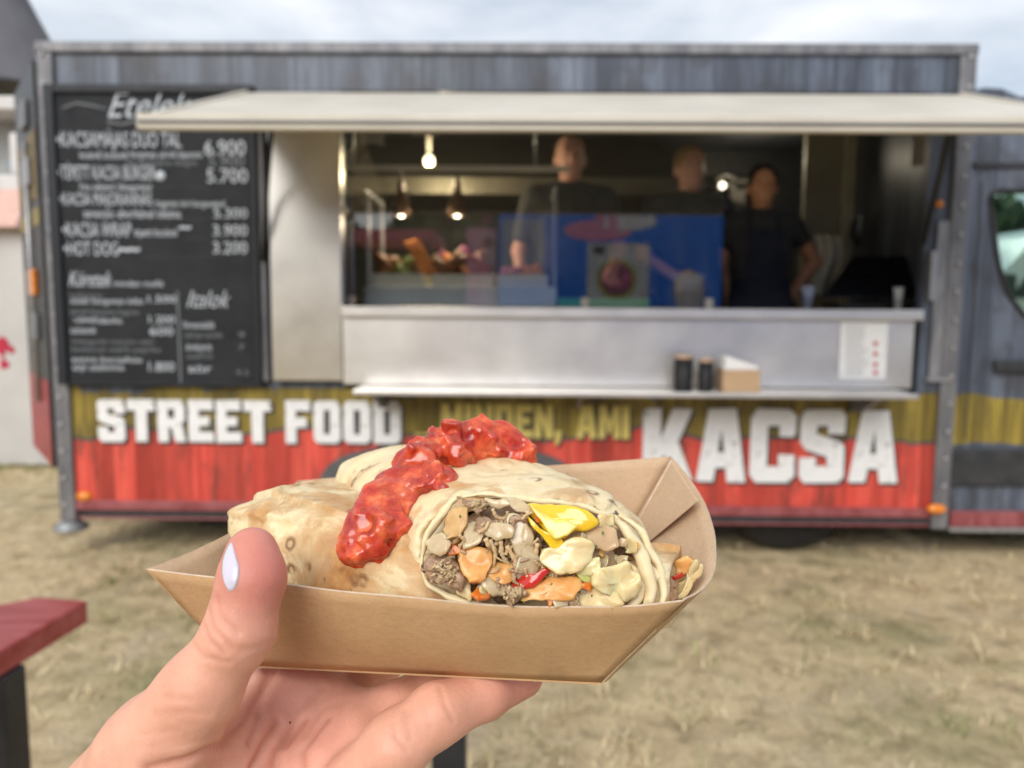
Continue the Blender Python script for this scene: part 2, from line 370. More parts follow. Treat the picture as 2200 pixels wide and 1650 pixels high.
def print_mat(name, zb=None, ztop=None, amp=.1, low_grey=False, gain=1.0):
    """vinyl print of weathered planks; below zb red, between zb and ztop yellow, above grey"""
    m, t, b = new_mat(name); tcn = t.nodes.new('ShaderNodeTexCoord'); sep = t.nodes.new('ShaderNodeSeparateXYZ'); t.links.new(tcn.outputs['Object'], sep.inputs[0])
    streak = noise(t, coords(t, (26, 26, 1.6)), 1.0, 7, .65, .2); fine = noise(t, coords(t, (90, 90, 3)), 1.0, 6, .7); pl = noise(t, coords(t, (7, 7, .01)), 1.0, 2, .4); blot = noise(t, coords(t, (5, 5, 4)), 1.0, 5, .6)
    grey = ramp(t, [(.28, (.028,.033,.048)), (.46, (.078,.092,.125)), (.6, (.135,.16,.205)), (.78, (.27,.30,.35))], math_n(t, 'ADD', math_n(t, 'MULTIPLY', streak, .6), math_n(t, 'MULTIPLY', pl, .4))).outputs['Color']
    grey = mixc(t, .6, grey, ramp(t, [(.3, (.45,.45,.45)), (.7, (1.25,1.25,1.25))], fine).outputs['Color'], 'MULTIPLY')
    grey = mixc(t, ramp(t, [(.5, 0), (.62, .7)], blot).outputs['Color'], grey, (.055,.056,.066))
    wn = t.nodes.new('ShaderNodeTexWhiteNoise'); wn.noise_dimensions = '1D'; xk = math_n(t, 'MULTIPLY', math_n(t, 'ADD', sep.outputs['X'], math_n(t, 'MULTIPLY', noise(t, coords(t, (1.3,1,.01)), 1.0, 1), .25)), 9.0)
    t.links.new(math_n(t, 'FLOOR', xk), wn.inputs['W']); plank = ramp(t, [(0, (.62,.62,.62)), (1, (1.3,1.3,1.3))], wn.outputs['Value']).outputs['Color']
    gap = ramp(t, [(.0, (.35,.35,.35)), (.05, (1,1,1)), (.95, (1,1,1)), (1, (.35,.35,.35))], math_n(t, 'FRACT', xk)).outputs['Color']
    plank = mixc(t, 1.0, plank, gap, 'MULTIPLY')
    col = grey
    if zb is not None:
        yel = ramp(t, [(.3, (.045,.038,.018)), (.44, (.17,.125,.028)), (.62, (.37,.28,.05)), (.8, (.52,.40,.10))], math_n(t, 'ADD', math_n(t, 'MULTIPLY', streak, .65), math_n(t, 'MULTIPLY', fine, .35))).outputs['Color']
        red = ramp(t, [(.26, (.30,.028,.022)), (.46, (.52,.062,.045)), (.62, (.68,.105,.075)), (.8, (.86,.20,.15))], math_n(t, 'ADD', math_n(t, 'MULTIPLY', streak, .7), math_n(t, 'MULTIPLY', pl, .3))).outputs['Color']
        w1 = math_n(t, 'MULTIPLY', math_n(t, 'SUBTRACT', noise(t, coords(t, (2.6, 1, .35)), 1.0, 3, .5), .5), amp*3)
        e = math_n(t, 'SUBTRACT', math_n(t, 'SUBTRACT', sep.outputs['Z'], w1), zb)
        col = mixc(t, math_n(t, 'GREATER_THAN', e, .0), red, mixc(t, math_n(t, 'GREATER_THAN', e, .016), (.085,.085,.09), yel))
        if low_grey: col = mixc(t, math_n(t, 'GREATER_THAN', e, .0), grey, yel)
        drk = math_n(t, 'MULTIPLY', ramp(t, [(.5, 0), (.6, .9)], noise(t, coords(t, (9,9,2.2)), 1.0, 7, .7)).outputs['Color'], ramp(t, [(.4, .05), (.6, .75)], streak).outputs['Color'])
        col = mixc(t, drk, col, (.035,.03,.028))
        w2 = math_n(t, 'MULTIPLY', math_n(t, 'SUBTRACT', noise(t, coords(t, (5, 1, .6)), 1.0, 5, .6), .42), amp*4)
        e2 = math_n(t, 'SUBTRACT', math_n(t, 'ADD', sep.outputs['Z'], w2), ztop)
        col = mixc(t, math_n(t, 'GREATER_THAN', e2, 0), col, grey)
    col = mixc(t, .75, col, plank, 'MULTIPLY')
    if gain != 1: col = mixc(t, 1.0, col, (gain,)*3, 'MULTIPLY')
    t.links.new(col, b.inputs['Base Color']); b.inputs['Roughness'].default_value = .38; b.inputs['Specular IOR Level'].default_value = .4
    return m
M_PRINT = print_mat('grey_plank_print'); M_SKIRT = print_mat('skirt_print', fz(940), fz(835)+.03, .085); M_CABP = print_mat('cab_print', fz(957, 2100), fz(850, 2100)-.0, .03, True, 1.35)
truck = thing('food_truck', (0, Y0+1.0, 0), 'dark street food truck printed with grey planks, serving hatch open', 'food truck')
OR = (0, Y0, 0)
T = truck
YB = Y0+2.05
zsk = fz(838); xo0, xo1 = fx(737, 500), fx(1988, 500); zh = fz(196)
# shell
box('upper_panel', XL+.075, XR-.075, Y0, Y0+.05, zh, ZT-.05, M_PRINT, T, origin=OR)
box('side_panel', XL+.075, xo0, Y0, Y0+.05, zsk+.002, zh-.002, M_PRINT, T, origin=OR)
box('side_panel', xo1, XR-.075, Y0, Y0+.05, zsk+.002, zh-.002, M_PRINT, T, origin=OR)
skirt = box('skirt_panel', XL+.075, XR-.075, Y0, Y0+.05, fz(1085), zsk, M_SKIRT, T, origin=OR)
M_RAIL = pm('red_brown_rail', (.22,.05,.055), (.32,.10,.105), rough=.4, scale=6, stretch=(4,1,1))
box('lower_rail', XL+.075, XR-.075, Y0-.012, Y0+.06, fz(1103), fz(1083), M_RAIL, T, .004, origin=OR)
box('lower_rail', XL+.075, XR-.075, Y0+.004, Y0+.06, fz(1118), fz(1103)-.001, M_DARK, T, origin=OR)
box('lower_rail', XL+.075, XR-.075, Y0-.006, Y0+.06, ZB-.01, fz(1118)-.001, M_RAIL, T, .004, origin=OR)
box('top_rail', XL-.005, XR+.005, Y0-.02, Y0+.06, ZT-.05, ZT, M_POST, T, .008, origin=OR)
for x in (XL, XR-.075):
    post = box('corner_post', x, x+.075, Y0-.02, Y0+.06, ZB-.02, ZT-.051, M_POST, T, .008)
rv = None
for x in (XL+.03, XR-.03):
    for k in range(17):
        z = ZB+.06+k*(ZT-ZB-.12)/16
        if rv is None: rv = lathe('rivet', [(0,-.008),(.009,-.006),(.013,0)], (x, Y0-.021, z), M_RIVET, T, 10, 'y'); rb = np.array([x, Y0-.021, z]); ro = LOC[rv.name]-rb
        else: copy_part(rv, T, np.array([x, Y0-.021, z])+ro)
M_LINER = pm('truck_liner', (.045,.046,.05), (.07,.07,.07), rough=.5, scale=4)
M_ROOF = pm('roof_skin', (.12,.125,.14), rough=.5, scale=3)
box('roof', XL-.002, XR+.002, Y0+.061, YB+.08, ZT-.06, ZT-.004, M_ROOF, T)
box('end_wall', XL+.002, XL+.05, Y0+.062, YB, ZB, ZT-.062, M_PRINT, T, origin=OR); box('end_wall', XR-.05, XR-.002, Y0+.062, YB, ZB, ZT-.062, M_PRINT, T, origin=OR)
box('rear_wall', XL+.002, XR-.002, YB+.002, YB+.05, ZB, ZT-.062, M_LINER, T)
ZF = .36
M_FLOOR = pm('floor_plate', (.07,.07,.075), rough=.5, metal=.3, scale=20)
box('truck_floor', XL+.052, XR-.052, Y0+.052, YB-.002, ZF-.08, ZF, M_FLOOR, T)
M_CHAS = pm('chassis_black', (.014,.013,.012), (.03,.026,.022), rough=.8, scale=12)
box('chassis_light_block', XL+.35, XR-.25, Y0+.42, YB-.25, .13, ZF-.082, M_CHAS, T, .02)  # this block and the boxes below are added to stop light leaking underneath
for x0, x1 in ((XL+.6, XL+1.25), (XR-1.5, XR-.95)): box('underbody_light_block', x0, x1, Y0+.12, Y0+.41, .10, ZF-.083, M_CHAS, T, .02)
# wheels, jack foot, arch
def wheel(cx, cy, r, w, label=None):
    ty = lathe('wheel', [(r*.62, -w/2), (r*.9, -w/2), (r*.985, -w*.36), (r, -w*.2), (r, w*.2), (r*.985, w*.36), (r*.9, w/2), (r*.62, w/2)], (cx, cy, r), M_BLACK, T, 40, 'y')
    lathe('rim', [(0, -w*.25), (r*.2, -w*.3), (r*.5, -w*.18), (r*.6, -w*.42), (r*.63, -w*.42), (r*.63, w*.4), (0, w*.3)], (cx, cy, r), M_RIVET, ty, 28, 'y')
wheel(fx(960, 1000), Y0+.24, .33, .2); wheel(fx(1715, 1100), Y0+.22, .325, .19); wheel(fx(2400, 1100)+.45, Y0+.28, .33, .2)
ar = [(fx(965,1000)+.63*math.copysign(abs(math.cos(a))**.7, math.cos(a)), fz(1085)+.004+.285*max(0, math.sin(a))**.6) for a in np.linspace(0, math.pi, 28)]
flat_poly('wheel_arch_cover', [ar], Y0-.004, pm('grey_arch', (.115,.12,.125), rough=.5, scale=10), T, .003)
lathe('jack_leg', [(.02, .30), (.02, ZB-.05)], (XL+.04, Y0+.03, 0), M_RIVET, T, 12)
lathe('jack_foot', [(.075, .0), (.08, .012), (.05, .04), (.022, .06)], (XL+.03, Y0+.02, ZB-.07), pm('galvanised', (.32,.33,.34), rough=.5, metal=.5, scale=30), T, 20)
am = lathe('marker_light', [(.0, -.02), (.032, -.018), (.043, -.006), (.045, 0)], (fx(182, 1065), Y0-.002, fz(1065)), M_AMBER, T, 18, 'y'); am.scale = (.9, 1, .55)
am = lathe('marker_light', [(.0, -.022), (.036, -.02), (.047, -.006), (.05, 0)], (fx(2005, 1080), Y0-.03, fz(1080)+.022), M_AMBER, T, 18, 'y'); am.scale = (.95, 1, .5)
# steel side panel and menu-board side trim
box('steel_panel', fx(578, 500, Y0-.06), fx(733, 500, Y0-.06), Y0-.06, Y0-.002, fz(822, 1100, Y0-.06), fz(200, 1100, Y0-.06), M_STEEL, T, .006)
box('panel_trim', fx(556, 500), fx(574, 500), Y0-.035, Y0-.002, fz(822), fz(240), M_POST, T, .004)
tube('gas_strut', [AT(585, 250, Y0-.35), AT(572, 420, Y0-.15), AT(566, 560, Y0-.05)], .011, M_BLACK, T)
# hatch
hl, hr = AT(300, 243, 2.55), AT(2440, 258, 2.55)
zf0 = (hl[2]+hr[2])/2; zb0 = fz(204)
hx0, hx1 = fx(532, 205), fx(2062, 205)
hx0 = hl[0]*1.0 if abs(hl[0]-hx0) < .15 else (hl[0]+hx0)/2
hx1 = (hr[0]+hx1)/2 if abs(hr[0]-hx1) > .15 else hr[0]
hatch = hexa('hatch', [(hx0, 2.58, zf0-.03), (hx1, 2.58, zf0-.03), (hx1, Y0-.03, zb0-.03), (hx0, Y0-.03, zb0-.03), (hx0, 2.58, zf0), (hx1, 2.58, zf0), (hx1, Y0-.03, zb0), (hx0, Y0-.03, zb0)], M_ALU, T)
lx = xo0+.02
hexa('added_dark_sheet', [(lx, 2.6, zf0-.036), (hx1-.02, 2.6, zf0-.036), (hx1-.02, Y0-.06, zb0-.042), (lx, Y0-.06, zb0-.042), (lx, 2.6, zf0-.0315), (hx1-.02, 2.6, zf0-.0315), (hx1-.02, Y0-.06, zb0-.0325), (lx, Y0-.06, zb0-.0325)], M_DARK, hatch)  # added dark sheet, keeps the pale hatch underside out of the glass reflection
box('edge_trim', hx0-.012, hx1+.012, 2.545, 2.579, zf0-.046, zf0+.006, M_ALU, hatch, .006)
box('edge_trim', hx0-.004, hx1+.004, 2.538, 2.5445, zf0-.026, zf0-.020, M_DARK, hatch)
for x in (hx0-.012, hx1-.012):
    hexa('edge_trim', [(x, 2.581, zf0-.045), (x+.024, 2.581, zf0-.045), (x+.024, Y0-.04, zb0-.045), (x, Y0-.04, zb0-.045), (x, 2.581, zf0+.008), (x+.024, 2.581, zf0+.008), (x+.024, Y0-.04, zb0+.008), (x, Y0-.04, zb0+.008)], M_ALU, hatch, .003)
tube('hinge', [(hx0, Y0-.02, zb0-.012), (hx1, Y0-.02, zb0-.012)], .014, M_POST, hatch)
tube('gas_strut', [AT(2040, 285, 2.9), AT(1985, 520, Y0-.03)], .012, M_BLACK, T)
box('strut_bracket', fx(1990, 600), fx(2003, 600), Y0-.04, Y0-.002, fz(640), fz(535), M_RIVET, T, .003)
lathe('latch_knob', [(0,-.03),(.016,-.025),(.016,0)], (fx(2012, 435), Y0-.01, fz(435)), M_AMBER, T, 12, 'y')
box('drip_strip', fx(2000, 700), fx(2035, 700), Y0-.012, Y0-.002, fz(812), fz(470), pm('worn_steel', (.36,.36,.37), (.2,.2,.21), rough=.45, metal=.4, scale=6, stretch=(5,5,1)), T)
box('strut_bracket', fx(1985, 810), fx(2035, 810), Y0-.03, Y0-.013, fz(812), fz(803), M_RIVET, T)
# counter
YC = Y0-.13
cx0, cx1 = fx(737, 750, YC), fx(1962, 750, YC)
box('counter_front', cx0, cx1, YC, YC+.02, fz(828, 1100, YC), fz(680, 1100, YC), M_STEEL2, T, .002)
box('counter_top', fx(734, 670, YC-.03), fx(1985, 670, YC-.03), YC-.035, Y0+.45, fz(682, 1100, YC), fz(660, 1100, YC-.03), M_STEEL2, T, .005)
box('counter_side', cx1-.015, cx1, YC+.021, Y0-.002, fz(828, 1100, YC), fz(683, 1100, YC), M_STEEL2, T)
YS = Y0-.33
ZSH = fz(838, 1100, YS+.05)
box('service_shelf', fx(757, 830, YS), fx(1975, 840, YS), YS, YC+.01, ZSH-.022, ZSH, M_STEEL2, T, .004)
for px in (800, 1250, 1900):
    hexa('shelf_bracket', [(fx(px,850,YS)-.01, YC-.01, ZSH-.1), (fx(px,850,YS)+.01, YC-.01, ZSH-.1), (fx(px,850,YS)+.01, Y0-.002, ZSH-.12), (fx(px,850,YS)-.01, Y0-.002, ZSH-.12), (fx(px,850,YS)-.01, YS+.03, ZSH-.023), (fx(px,850,YS)+.01, YS+.03, ZSH-.023), (fx(px,850,YS)+.01, Y0-.002, ZSH-.023), (fx(px,850,YS)-.01, Y0-.002, ZSH-.023)], M_POST, T)
for px in (745, 1260, 1532):
    box('glass_clip', fx(px-8, 650), fx(px+8, 650), Y0+.06, Y0+.10, fz(660, 1100, YC-.03), fz(638), M_ALU, T, .004)
lathe('glass_clip', [(0,-.03),(.016,-.026),(.018,0)], (fx(738, 455), Y0-.0, fz(455)), M_ALU, T, 14, 'y')
# glass screen: clear sheet that mirrors the bright side
gm, gt, gb = new_mat('screen_glass'); gt.nodes.remove(gb); go = gt.nodes['Material Output']
tr = N(gt, 'ShaderNodeBsdfTransparent', Color=(.93,.95,.94,1)); gl = N(gt, 'ShaderNodeBsdfGlossy', Roughness=.01); ms = N(gt, 'ShaderNodeMixShader', Fac=.2)
gt.links.new(tr.outputs[0], ms.inputs[1]); gt.links.new(gl.outputs[0], ms.inputs[2]); gt.links.new(ms.outputs[0], go.inputs['Surface'])
YG = Y0+.08
mesh_obj('glass_screen', [(fx(739, 600, YG), YG, fz(657, 1100, YG)), (fx(1550, 600, YG), YG, fz(657, 1100, YG)), (fx(1550, 600, YG), YG, fz(330, 1100, YG)+.3), (fx(739, 600, YG), YG, fz(330, 1100, YG)+.3)], [(0,1,2,3)], gm, T)
# lettering on the skirt
GLY = {
 'S': (.72, [[(.08,0),(.64,0),(.72,.08),(.72,.5),(.62,.58),(.27,.67),(.27,.78),(.45,.78),(.45,.66),(.72,.66),(.72,.92),(.64,1),(.08,1),(0,.92),(0,.54),(.1,.45),(.45,.36),(.45,.22),(.27,.22),(.27,.35),(0,.35),(0,.08)]]),
 'T': (.72, [[(.21,0),(.51,0),(.51,.74),(.72,.74),(.72,1),(0,1),(0,.74),(.21,.74)]]),
 'R': (.74, [[(0,0),(.28,0),(.28,.34),(.36,.34),(.45,0),(.74,0),(.63,.44),(.72,.52),(.72,.92),(.64,1),(0,1)], [(.28,.57),(.45,.57),(.45,.78),(.28,.78)]]),
 'E': (.66, [[(0,0),(.66,0),(.66,.24),(.28,.24),(.28,.39),(.56,.39),(.56,.61),(.28,.61),(.28,.76),(.66,.76),(.66,1),(0,1)]]),
 'F': (.66, [[(0,0),(.28,0),(.28,.36),(.56,.36),(.56,.6),(.28,.6),(.28,.76),(.66,.76),(.66,1),(0,1)]]),
 'O': (.72, [[(.1,0),(.62,0),(.72,.1),(.72,.9),(.62,1),(.1,1),(0,.9),(0,.1)], [(.28,.22),(.44,.22),(.44,.78),(.28,.78)]]),
 'D': (.72, [[(0,0),(.6,0),(.72,.1),(.72,.9),(.6,1),(0,1)], [(.28,.22),(.44,.22),(.44,.78),(.28,.78)]]),
 'K': (.8, [[(0,0),(.29,0),(.29,.28),(.35,.36),(.48,0),(.82,0),(.57,.54),(.8,1),(.48,1),(.35,.7),(.29,.58),(.29,1),(0,1)]]),
 'A': (.8, [[(0,0),(.28,0),(.315,.2),(.475,.2),(.51,0),(.8,0),(.62,1),(.18,1)], [(.345,.4),(.445,.4),(.395,.74)]]),
 'C': (.72, [[(.1,0),(.62,0),(.72,.1),(.72,.38),(.45,.38),(.45,.22),(.27,.22),(.27,.78),(.45,.78),(.45,.62),(.72,.62),(.72,.9),(.62,1),(.1,1),(0,.9),(0,.1)]]),
 'M': (.84, [[(0,0),(.25,0),(.25,.55),(.37,.15),(.47,.15),(.59,.55),(.59,0),(.84,0),(.84,1),(.56,1),(.42,.5),(.28,1),(0,1)]]),
 'I': (.28, [[(0,0),(.28,0),(.28,1),(0,1)]]),
 'N': (.72, [[(0,0),(.26,0),(.26,.48),(.46,0),(.72,0),(.72,1),(.46,1),(.46,.52),(.26,1),(0,1)]]),
 ',': (.24, [[(.0,-.2),(.12,-.2),(.24,0),(.24,.22),(0,.22)]]), '.': (.22, [[(0,0),(.22,0),(.22,.22),(0,.22)]]),
}
def worn(name, c, c2):
    m, t, b = new_mat(name); v = coords(t, (1,1,1)); col = ramp(t, [(.4, c2), (.6, c)], noise(t, v, 7)).outputs['Color']
    cr = math_n(t, 'MULTIPLY', ramp(t, [(.56, 0), (.60, 1)], noise(t, coords(t, (22,22,30)), 1.0, 8, .7)).outputs['Color'], ramp(t, [(.44, 0), (.56, 1)], noise(t, coords(t, (5,5,5)), 1.0, 3)).outputs['Color'])
    t.links.new(mixc(t, cr, col, (.16,.15,.14)), b.inputs['Base Color']); b.inputs['Roughness'].default_value = .4; return m
def sign(s, x0, x1, z0, z1, m, shadow=None):
    wd = sum(.3 if c == ' ' else GLY[c][0]+.07 for c in s)-.07; k = (x1-x0)/wd; x = x0; h = z1-z0
    for c in s:
        if c == ' ': x += .3*k; continue
        w, cs = GLY[c]
        jit = [[(x+(a+random.uniform(-.008,.008))*k, z0+(b+random.uniform(-.01,.01))*h) for a, b in q] for q in cs]
        if shadow: flat_poly('letter_shadow', [[(a+.012, b-.014) for a, b in jit[0]]], Y0-.0035, shadow, skirt, .0012)
        lt = flat_poly('letter', jit, Y0-.0075, m, skirt, .0012); x += (w+.07)*k
M_WHITE = worn('white_vinyl', (.82,.825,.83), (.74,.745,.75)); M_YEL = pm('yellow_vinyl', (.74,.62,.2), (.62,.5,.13), rough=.45, scale=14); M_SHAD = pm('dark_vinyl', (.05,.045,.045), rough=.5)
sign('STREET FOOD', fx(212, 910), fx(862, 910), fz(955), fz(864), M_WHITE, M_SHAD)
sign('...', fx(893, 925), fx(938, 925), fz(932)-.01, fz(915), M_YEL)
sign('MINDEN,', fx(948, 905), fx(1206, 905), fz(940), fz(868), M_YEL, M_SHAD)
sign('AMI', fx(1238, 905), fx(1352, 905), fz(940), fz(870), M_YEL, M_SHAD)
sign('KACSA', fx(1380, 950), fx(1930, 950), fz(1030), fz(874), M_WHITE, M_SHAD)
# cab
cabY = Y0+.07
def c2(px, py): p = AT(px, py, cabY); return (p[0], p[2])
cab_o = [c2(2040, 1128), c2(2040, 205), c2(2110, 190), c2(2150, 192), c2(2200, 215), c2(2330, 245), c2(2480, 280), c2(2640, 420), c2(2760, 640), c2(2980, 720), c2(3010, 1128)]
win = [c2(2123, 432), c2(2130, 416), c2(2145, 411), c2(2520, 405), c2(2640, 640), c2(2630, 690), c2(2230, 690), c2(2195, 676), c2(2160, 630), c2(2142, 570)]
door = flat_poly('cab_side', [cab_o, win], cabY, M_CABP, T, .012); door.data.transform(Matrix.Translation(Vector(LOC[door.name])-Vector((0, cabY, 0)))); door.location = Vector((0, cabY, 0))-Vector(LOC[T.name]); LOC[door.name] = np.array((0, cabY, 0))
wm, wt, wb = new_mat('green_window_glass'); wt.nodes.remove(wb); wo = wt.nodes['Material Output']
a = N(wt, 'ShaderNodeBsdfTransparent', Color=(.50,.68,.60,1)); g = N(wt, 'ShaderNodeBsdfGlossy', Roughness=.02, Color=(.72,.95,.86,1)); s = N(wt, 'ShaderNodeMixShader', Fac=.55)
wt.links.new(a.outputs[0], s.inputs[1]); wt.links.new(g.outputs[0], s.inputs[2]); wt.links.new(s.outputs[0], wo.inputs['Surface'])
flat_poly('cab_window', [win], cabY+.006, wm, T, .002)
wp = [np.array([p[0], cabY-.012, p[1]]) for p in win]; tube('window_seal', wp+[wp[0]], .012, M_BLACK, T, 8)
box('door_seam', fx(2092, 600, cabY)-.004, fx(2092, 600, cabY)+.004, cabY-.0155, cabY-.0125, fz(950, 2092), fz(385, 2092), M_DARK, T)
box('gutter_strip', fx(2085, 356, cabY), fx(2800, 356, cabY), cabY-.03, cabY-.013, fz(361, 2150, cabY), fz(350, 2150, cabY), M_DARK, T, .003)
box('door_handle', fx(2128, 790, cabY), fx(2290, 790, cabY), cabY-.045, cabY-.013, fz(800, 2150, cabY), fz(772, 2150, cabY), M_DARK, T, .012)
box('rub_strip', fx(2035, 1000, cabY), fx(2900, 1000, cabY), cabY-.035, cabY-.013, fz(1042, 2150, cabY), fz(962, 2150, cabY), M_DARK, T, .01)
box('cab_sill', fx(2035, 1110, cabY), fx(2960, 1110, cabY), cabY-.03, cabY+.2, fz(1130, 2150, cabY), fz(1096, 2150, cabY), M_RAIL, T, .008)
box('sill_trim', fx(2035, 1138, cabY), fx(2960, 1138, cabY), cabY-.02, cabY+.2, fz(1142, 2150, cabY), fz(1131, 2150, cabY), M_RIVET, T, .004)
box('cab_body', XR+.03, XR+1.6, cabY+1.75, cabY+1.85, .3, 2.1, M_DARK, T, .02); box('cab_roof', XR+.02, XR+.9, cabY+.014, cabY+1.85, fz(215, 2150, cabY), fz(205, 2150, cabY), M_PRINT, T, .005, origin=OR)
box('cab_floor', XR+.03, XR+1.6, cabY+.014, cabY+1.74, .3, .42, M_DARK, T); box('dashboard', XR+1.2, XR+1.6, cabY+.1, cabY+1.7, .5, 1.15, M_DARK, T, .05)
box('cab_seat', XR+.25, XR+.75, cabY+.15, cabY+.7, .45, .85, M_DARK, T, .05); box('cab_seat', XR+.2, XR+.38, cabY+.15, cabY+.7, .86, 1.55, M_DARK, T, .05)
# rear door, swung open past the corner
dA = (AT(104, 500, Y0+.1)[0], Y0+.1); dB = (AT(60, 500, Y0+.7)[0], Y0+.7)
zt, zb_ = AT(75, 172, Y0+.4)[2], AT(95, 985, Y0+.3)[2]
nx, ny = (dB[1]-dA[1]), -(dB[0]-dA[0]); ln = math.hypot(nx, ny); nx, ny = nx/ln*.03, ny/ln*.03
M_RDOOR = print_mat('rear_door_print', zb_+.35, zb_+.95, .03)
def dq(z0, z1, u0=0, u1=1, o0=0, o1=1):
    P = []
    for z in (z0, z1):
        for u, o in ((u0,o0),(u1,o0),(u1,o1),(u0,o1)): P.append((dA[0]+(dB[0]-dA[0])*u-nx*(1-o)+0, dA[1]+(dB[1]-dA[1])*u-ny*(1-o), z))
    return P
rd = hexa('rear_door', dq(zb_, zt), M_DARK, T, origin=OR)
for z0, z1, m in ((zb_+.002, zb_+.42, pm('red_door_vinyl', (.34,.02,.025), (.22,.012,.016), rough=.4, scale=9)), (zb_+1.18, zb_+1.26, pm('dull_yellow_vinyl', (.34,.27,.07), (.1,.09,.04), rough=.5, scale=20)), (zt-.62, zt-.3, pm('ochre_vinyl', (.2,.13,.02), (.05,.04,.02), rough=.5, scale=25))):
    hexa('door_print', dq(z0, z1, .03, .97, -.12, -.02), m, rd)
for k, (z, m) in enumerate(((zb_+.62, M_POST), (zb_+.84, M_AMBER), (zb_+1.38, M_RIVET), (zb_+1.66, M_POST))):
    q = dq(z, z+.13, .25, .5, -.9, -.15); hexa('door_latch', q, m, rd, .006)
tube('lock_rod', [np.array(dq(zb_+.3, zt)[0])*.6+np.array(dq(zb_+.3, zt)[1])*.4+np.array([0,-.03,0]), np.array(dq(zb_+1.6, zt)[0])*.6+np.array(dq(zb_+1.6, zt)[1])*.4+np.array([0,-.03,0])], .012, M_RIVET, rd)
# ================================================================== MENU BOARD
YM = Y0-.045
M_CHALK = pm('chalk_marker', (.54,.58,.63), (.42,.46,.5), rough=.8, scale=40); M_FAINT = pm('chalk_faint', (.20,.215,.235), rough=.9, scale=40)
M_BOARD = pm('blackboard', (.015,.0165,.02), (.022,.024,.028), rough=.7, scale=6, spec=.3); M_BFRAME = pm('board_frame', (.010,.013,.02), rough=.5)
bx0, bx1, bz0, bz1 = fx(112, 500, YM), fx(552, 500, YM), fz(833, 1100, YM), fz(186, 1100, YM)
board = thing('menu_board', ((bx0+bx1)/2, YM, bz0), 'black chalk menu board with white hand lettering on the truck side', 'menu board')
box('panel', bx0+.03, bx1-.01, YM-.004, Y0-.004, bz0+.01, bz1-.03, M_BOARD, board)
box('frame', bx0, bx0+.045, YM-.02, Y0-.003, bz0, bz1, M_BFRAME, board, .003); box('frame', bx0+.0455, bx1, YM-.02, Y0-.003, bz1-.035, bz1, M_BFRAME, board, .003)
box('frame', bx1-.012, bx1+.006, YM-.016, Y0-.003, bz0+.012, bz1-.036, M_BFRAME, board, .002); box('frame', bx0+.0455, bx1+.006, YM-.016, Y0-.003, bz0, bz0+.011, M_BFRAME, board, .002)
def ml(s, px, py, hpx, wpx, m=None, shear=0, bold=.0):
    """a line of chalk lettering: left end and baseline in pixels, cap height and width in pixels"""
    p = AT(px, py, YM-.006); h = hpx*Y0/F; size = h/.69
    o = text('chalk_text', s, p[0], p[2], size, YM-.006, m or M_CHALK, board, 1.0, bold, shear)
    w = max(v.co.x for v in o.data.vertices)-min(v.co.x for v in o.data.vertices)
    k = (wpx*Y0/F)/w; x0 = min(v.co.x for v in o.data.vertices)
    for v in o.data.vertices: v.co.x = x0+(v.co.x-x0)*k
    ox = LOC[o.name][0]+x0 - (p[0]); o.location.x -= ox
    return o
ml('Ételek', 232, 252, 52, 175, shear=.45, bold=-.0005)
for pts in ([(135,233),(165,222),(200,228),(232,236)], [(232,262),(262,268),(300,258),(345,262)], [(345,268),(380,258),(420,272),(445,264)]):
    tube('chalk_stroke', [AT(a, b, YM-.006) for a, b in pts], .006, M_FAINT, board, 6)
ml('•KACSAMÁJAS DUÓ TÁL', 122, 315, 30, 260, bold=.0); ml('6.900', 440, 333, 30, 85)
ml('kacsamell, kacsacomb', 172, 340, 15, 100, bold=.0); ml('burgonya, párolt káposzta', 280, 338, 14, 150)
ml('vagy steak burgonya, lilahagyma', 270, 355, 13, 150, M_FAINT); ml('5.900', 448, 357, 22, 75, M_FAINT)
ml('•TÉPETT KACSA BURGER', 125, 385, 28, 205, bold=.0); ml('5.700', 445, 392, 28, 85)
lathe('chalk_dot', [(0,-.002),(.022,-.001),(.022,0)], AT(345, 378, YM-.006), M_CHALK, board, 14, 'y')
ml('friss salátával, lilahagymával', 172, 408, 14, 150, bold=.0)
ml('•KACSA MAJORANNÁS', 128, 440, 25, 195, bold=.0); ml('hagymás tört burgonyával', 335, 443, 13, 145)
ml('savanyú uborkával tálalva', 180, 467, 18, 205, bold=.0); ml('5.300', 460, 468, 20, 70)
ml('•KACSA WRAP', 135, 508, 29, 145, bold=.0); ml('tépett kacsával', 288, 507, 17, 90, bold=.0); ml('3.900', 458, 506, 22, 72); ml('~', 385, 497, 20, 25, bold=.003)
ml('•HOT DOG', 138, 548, 28, 115, bold=.0); ml('~~', 255, 545, 22, 45, bold=.004); ml('3.200', 458, 544, 24, 72)
for a, b, c in ((335, 402, 440), (300, 470, 455), (400, 512, 452), (305, 552, 455)):
    ml('. . . . . . . . . . . . . . .', a, b, 7, c-a, M_FAINT)
ml('Köretek', 148, 615, 32, 92, shear=.4, bold=0); ml('minden mellé', 245, 615, 13, 105, bold=.0)
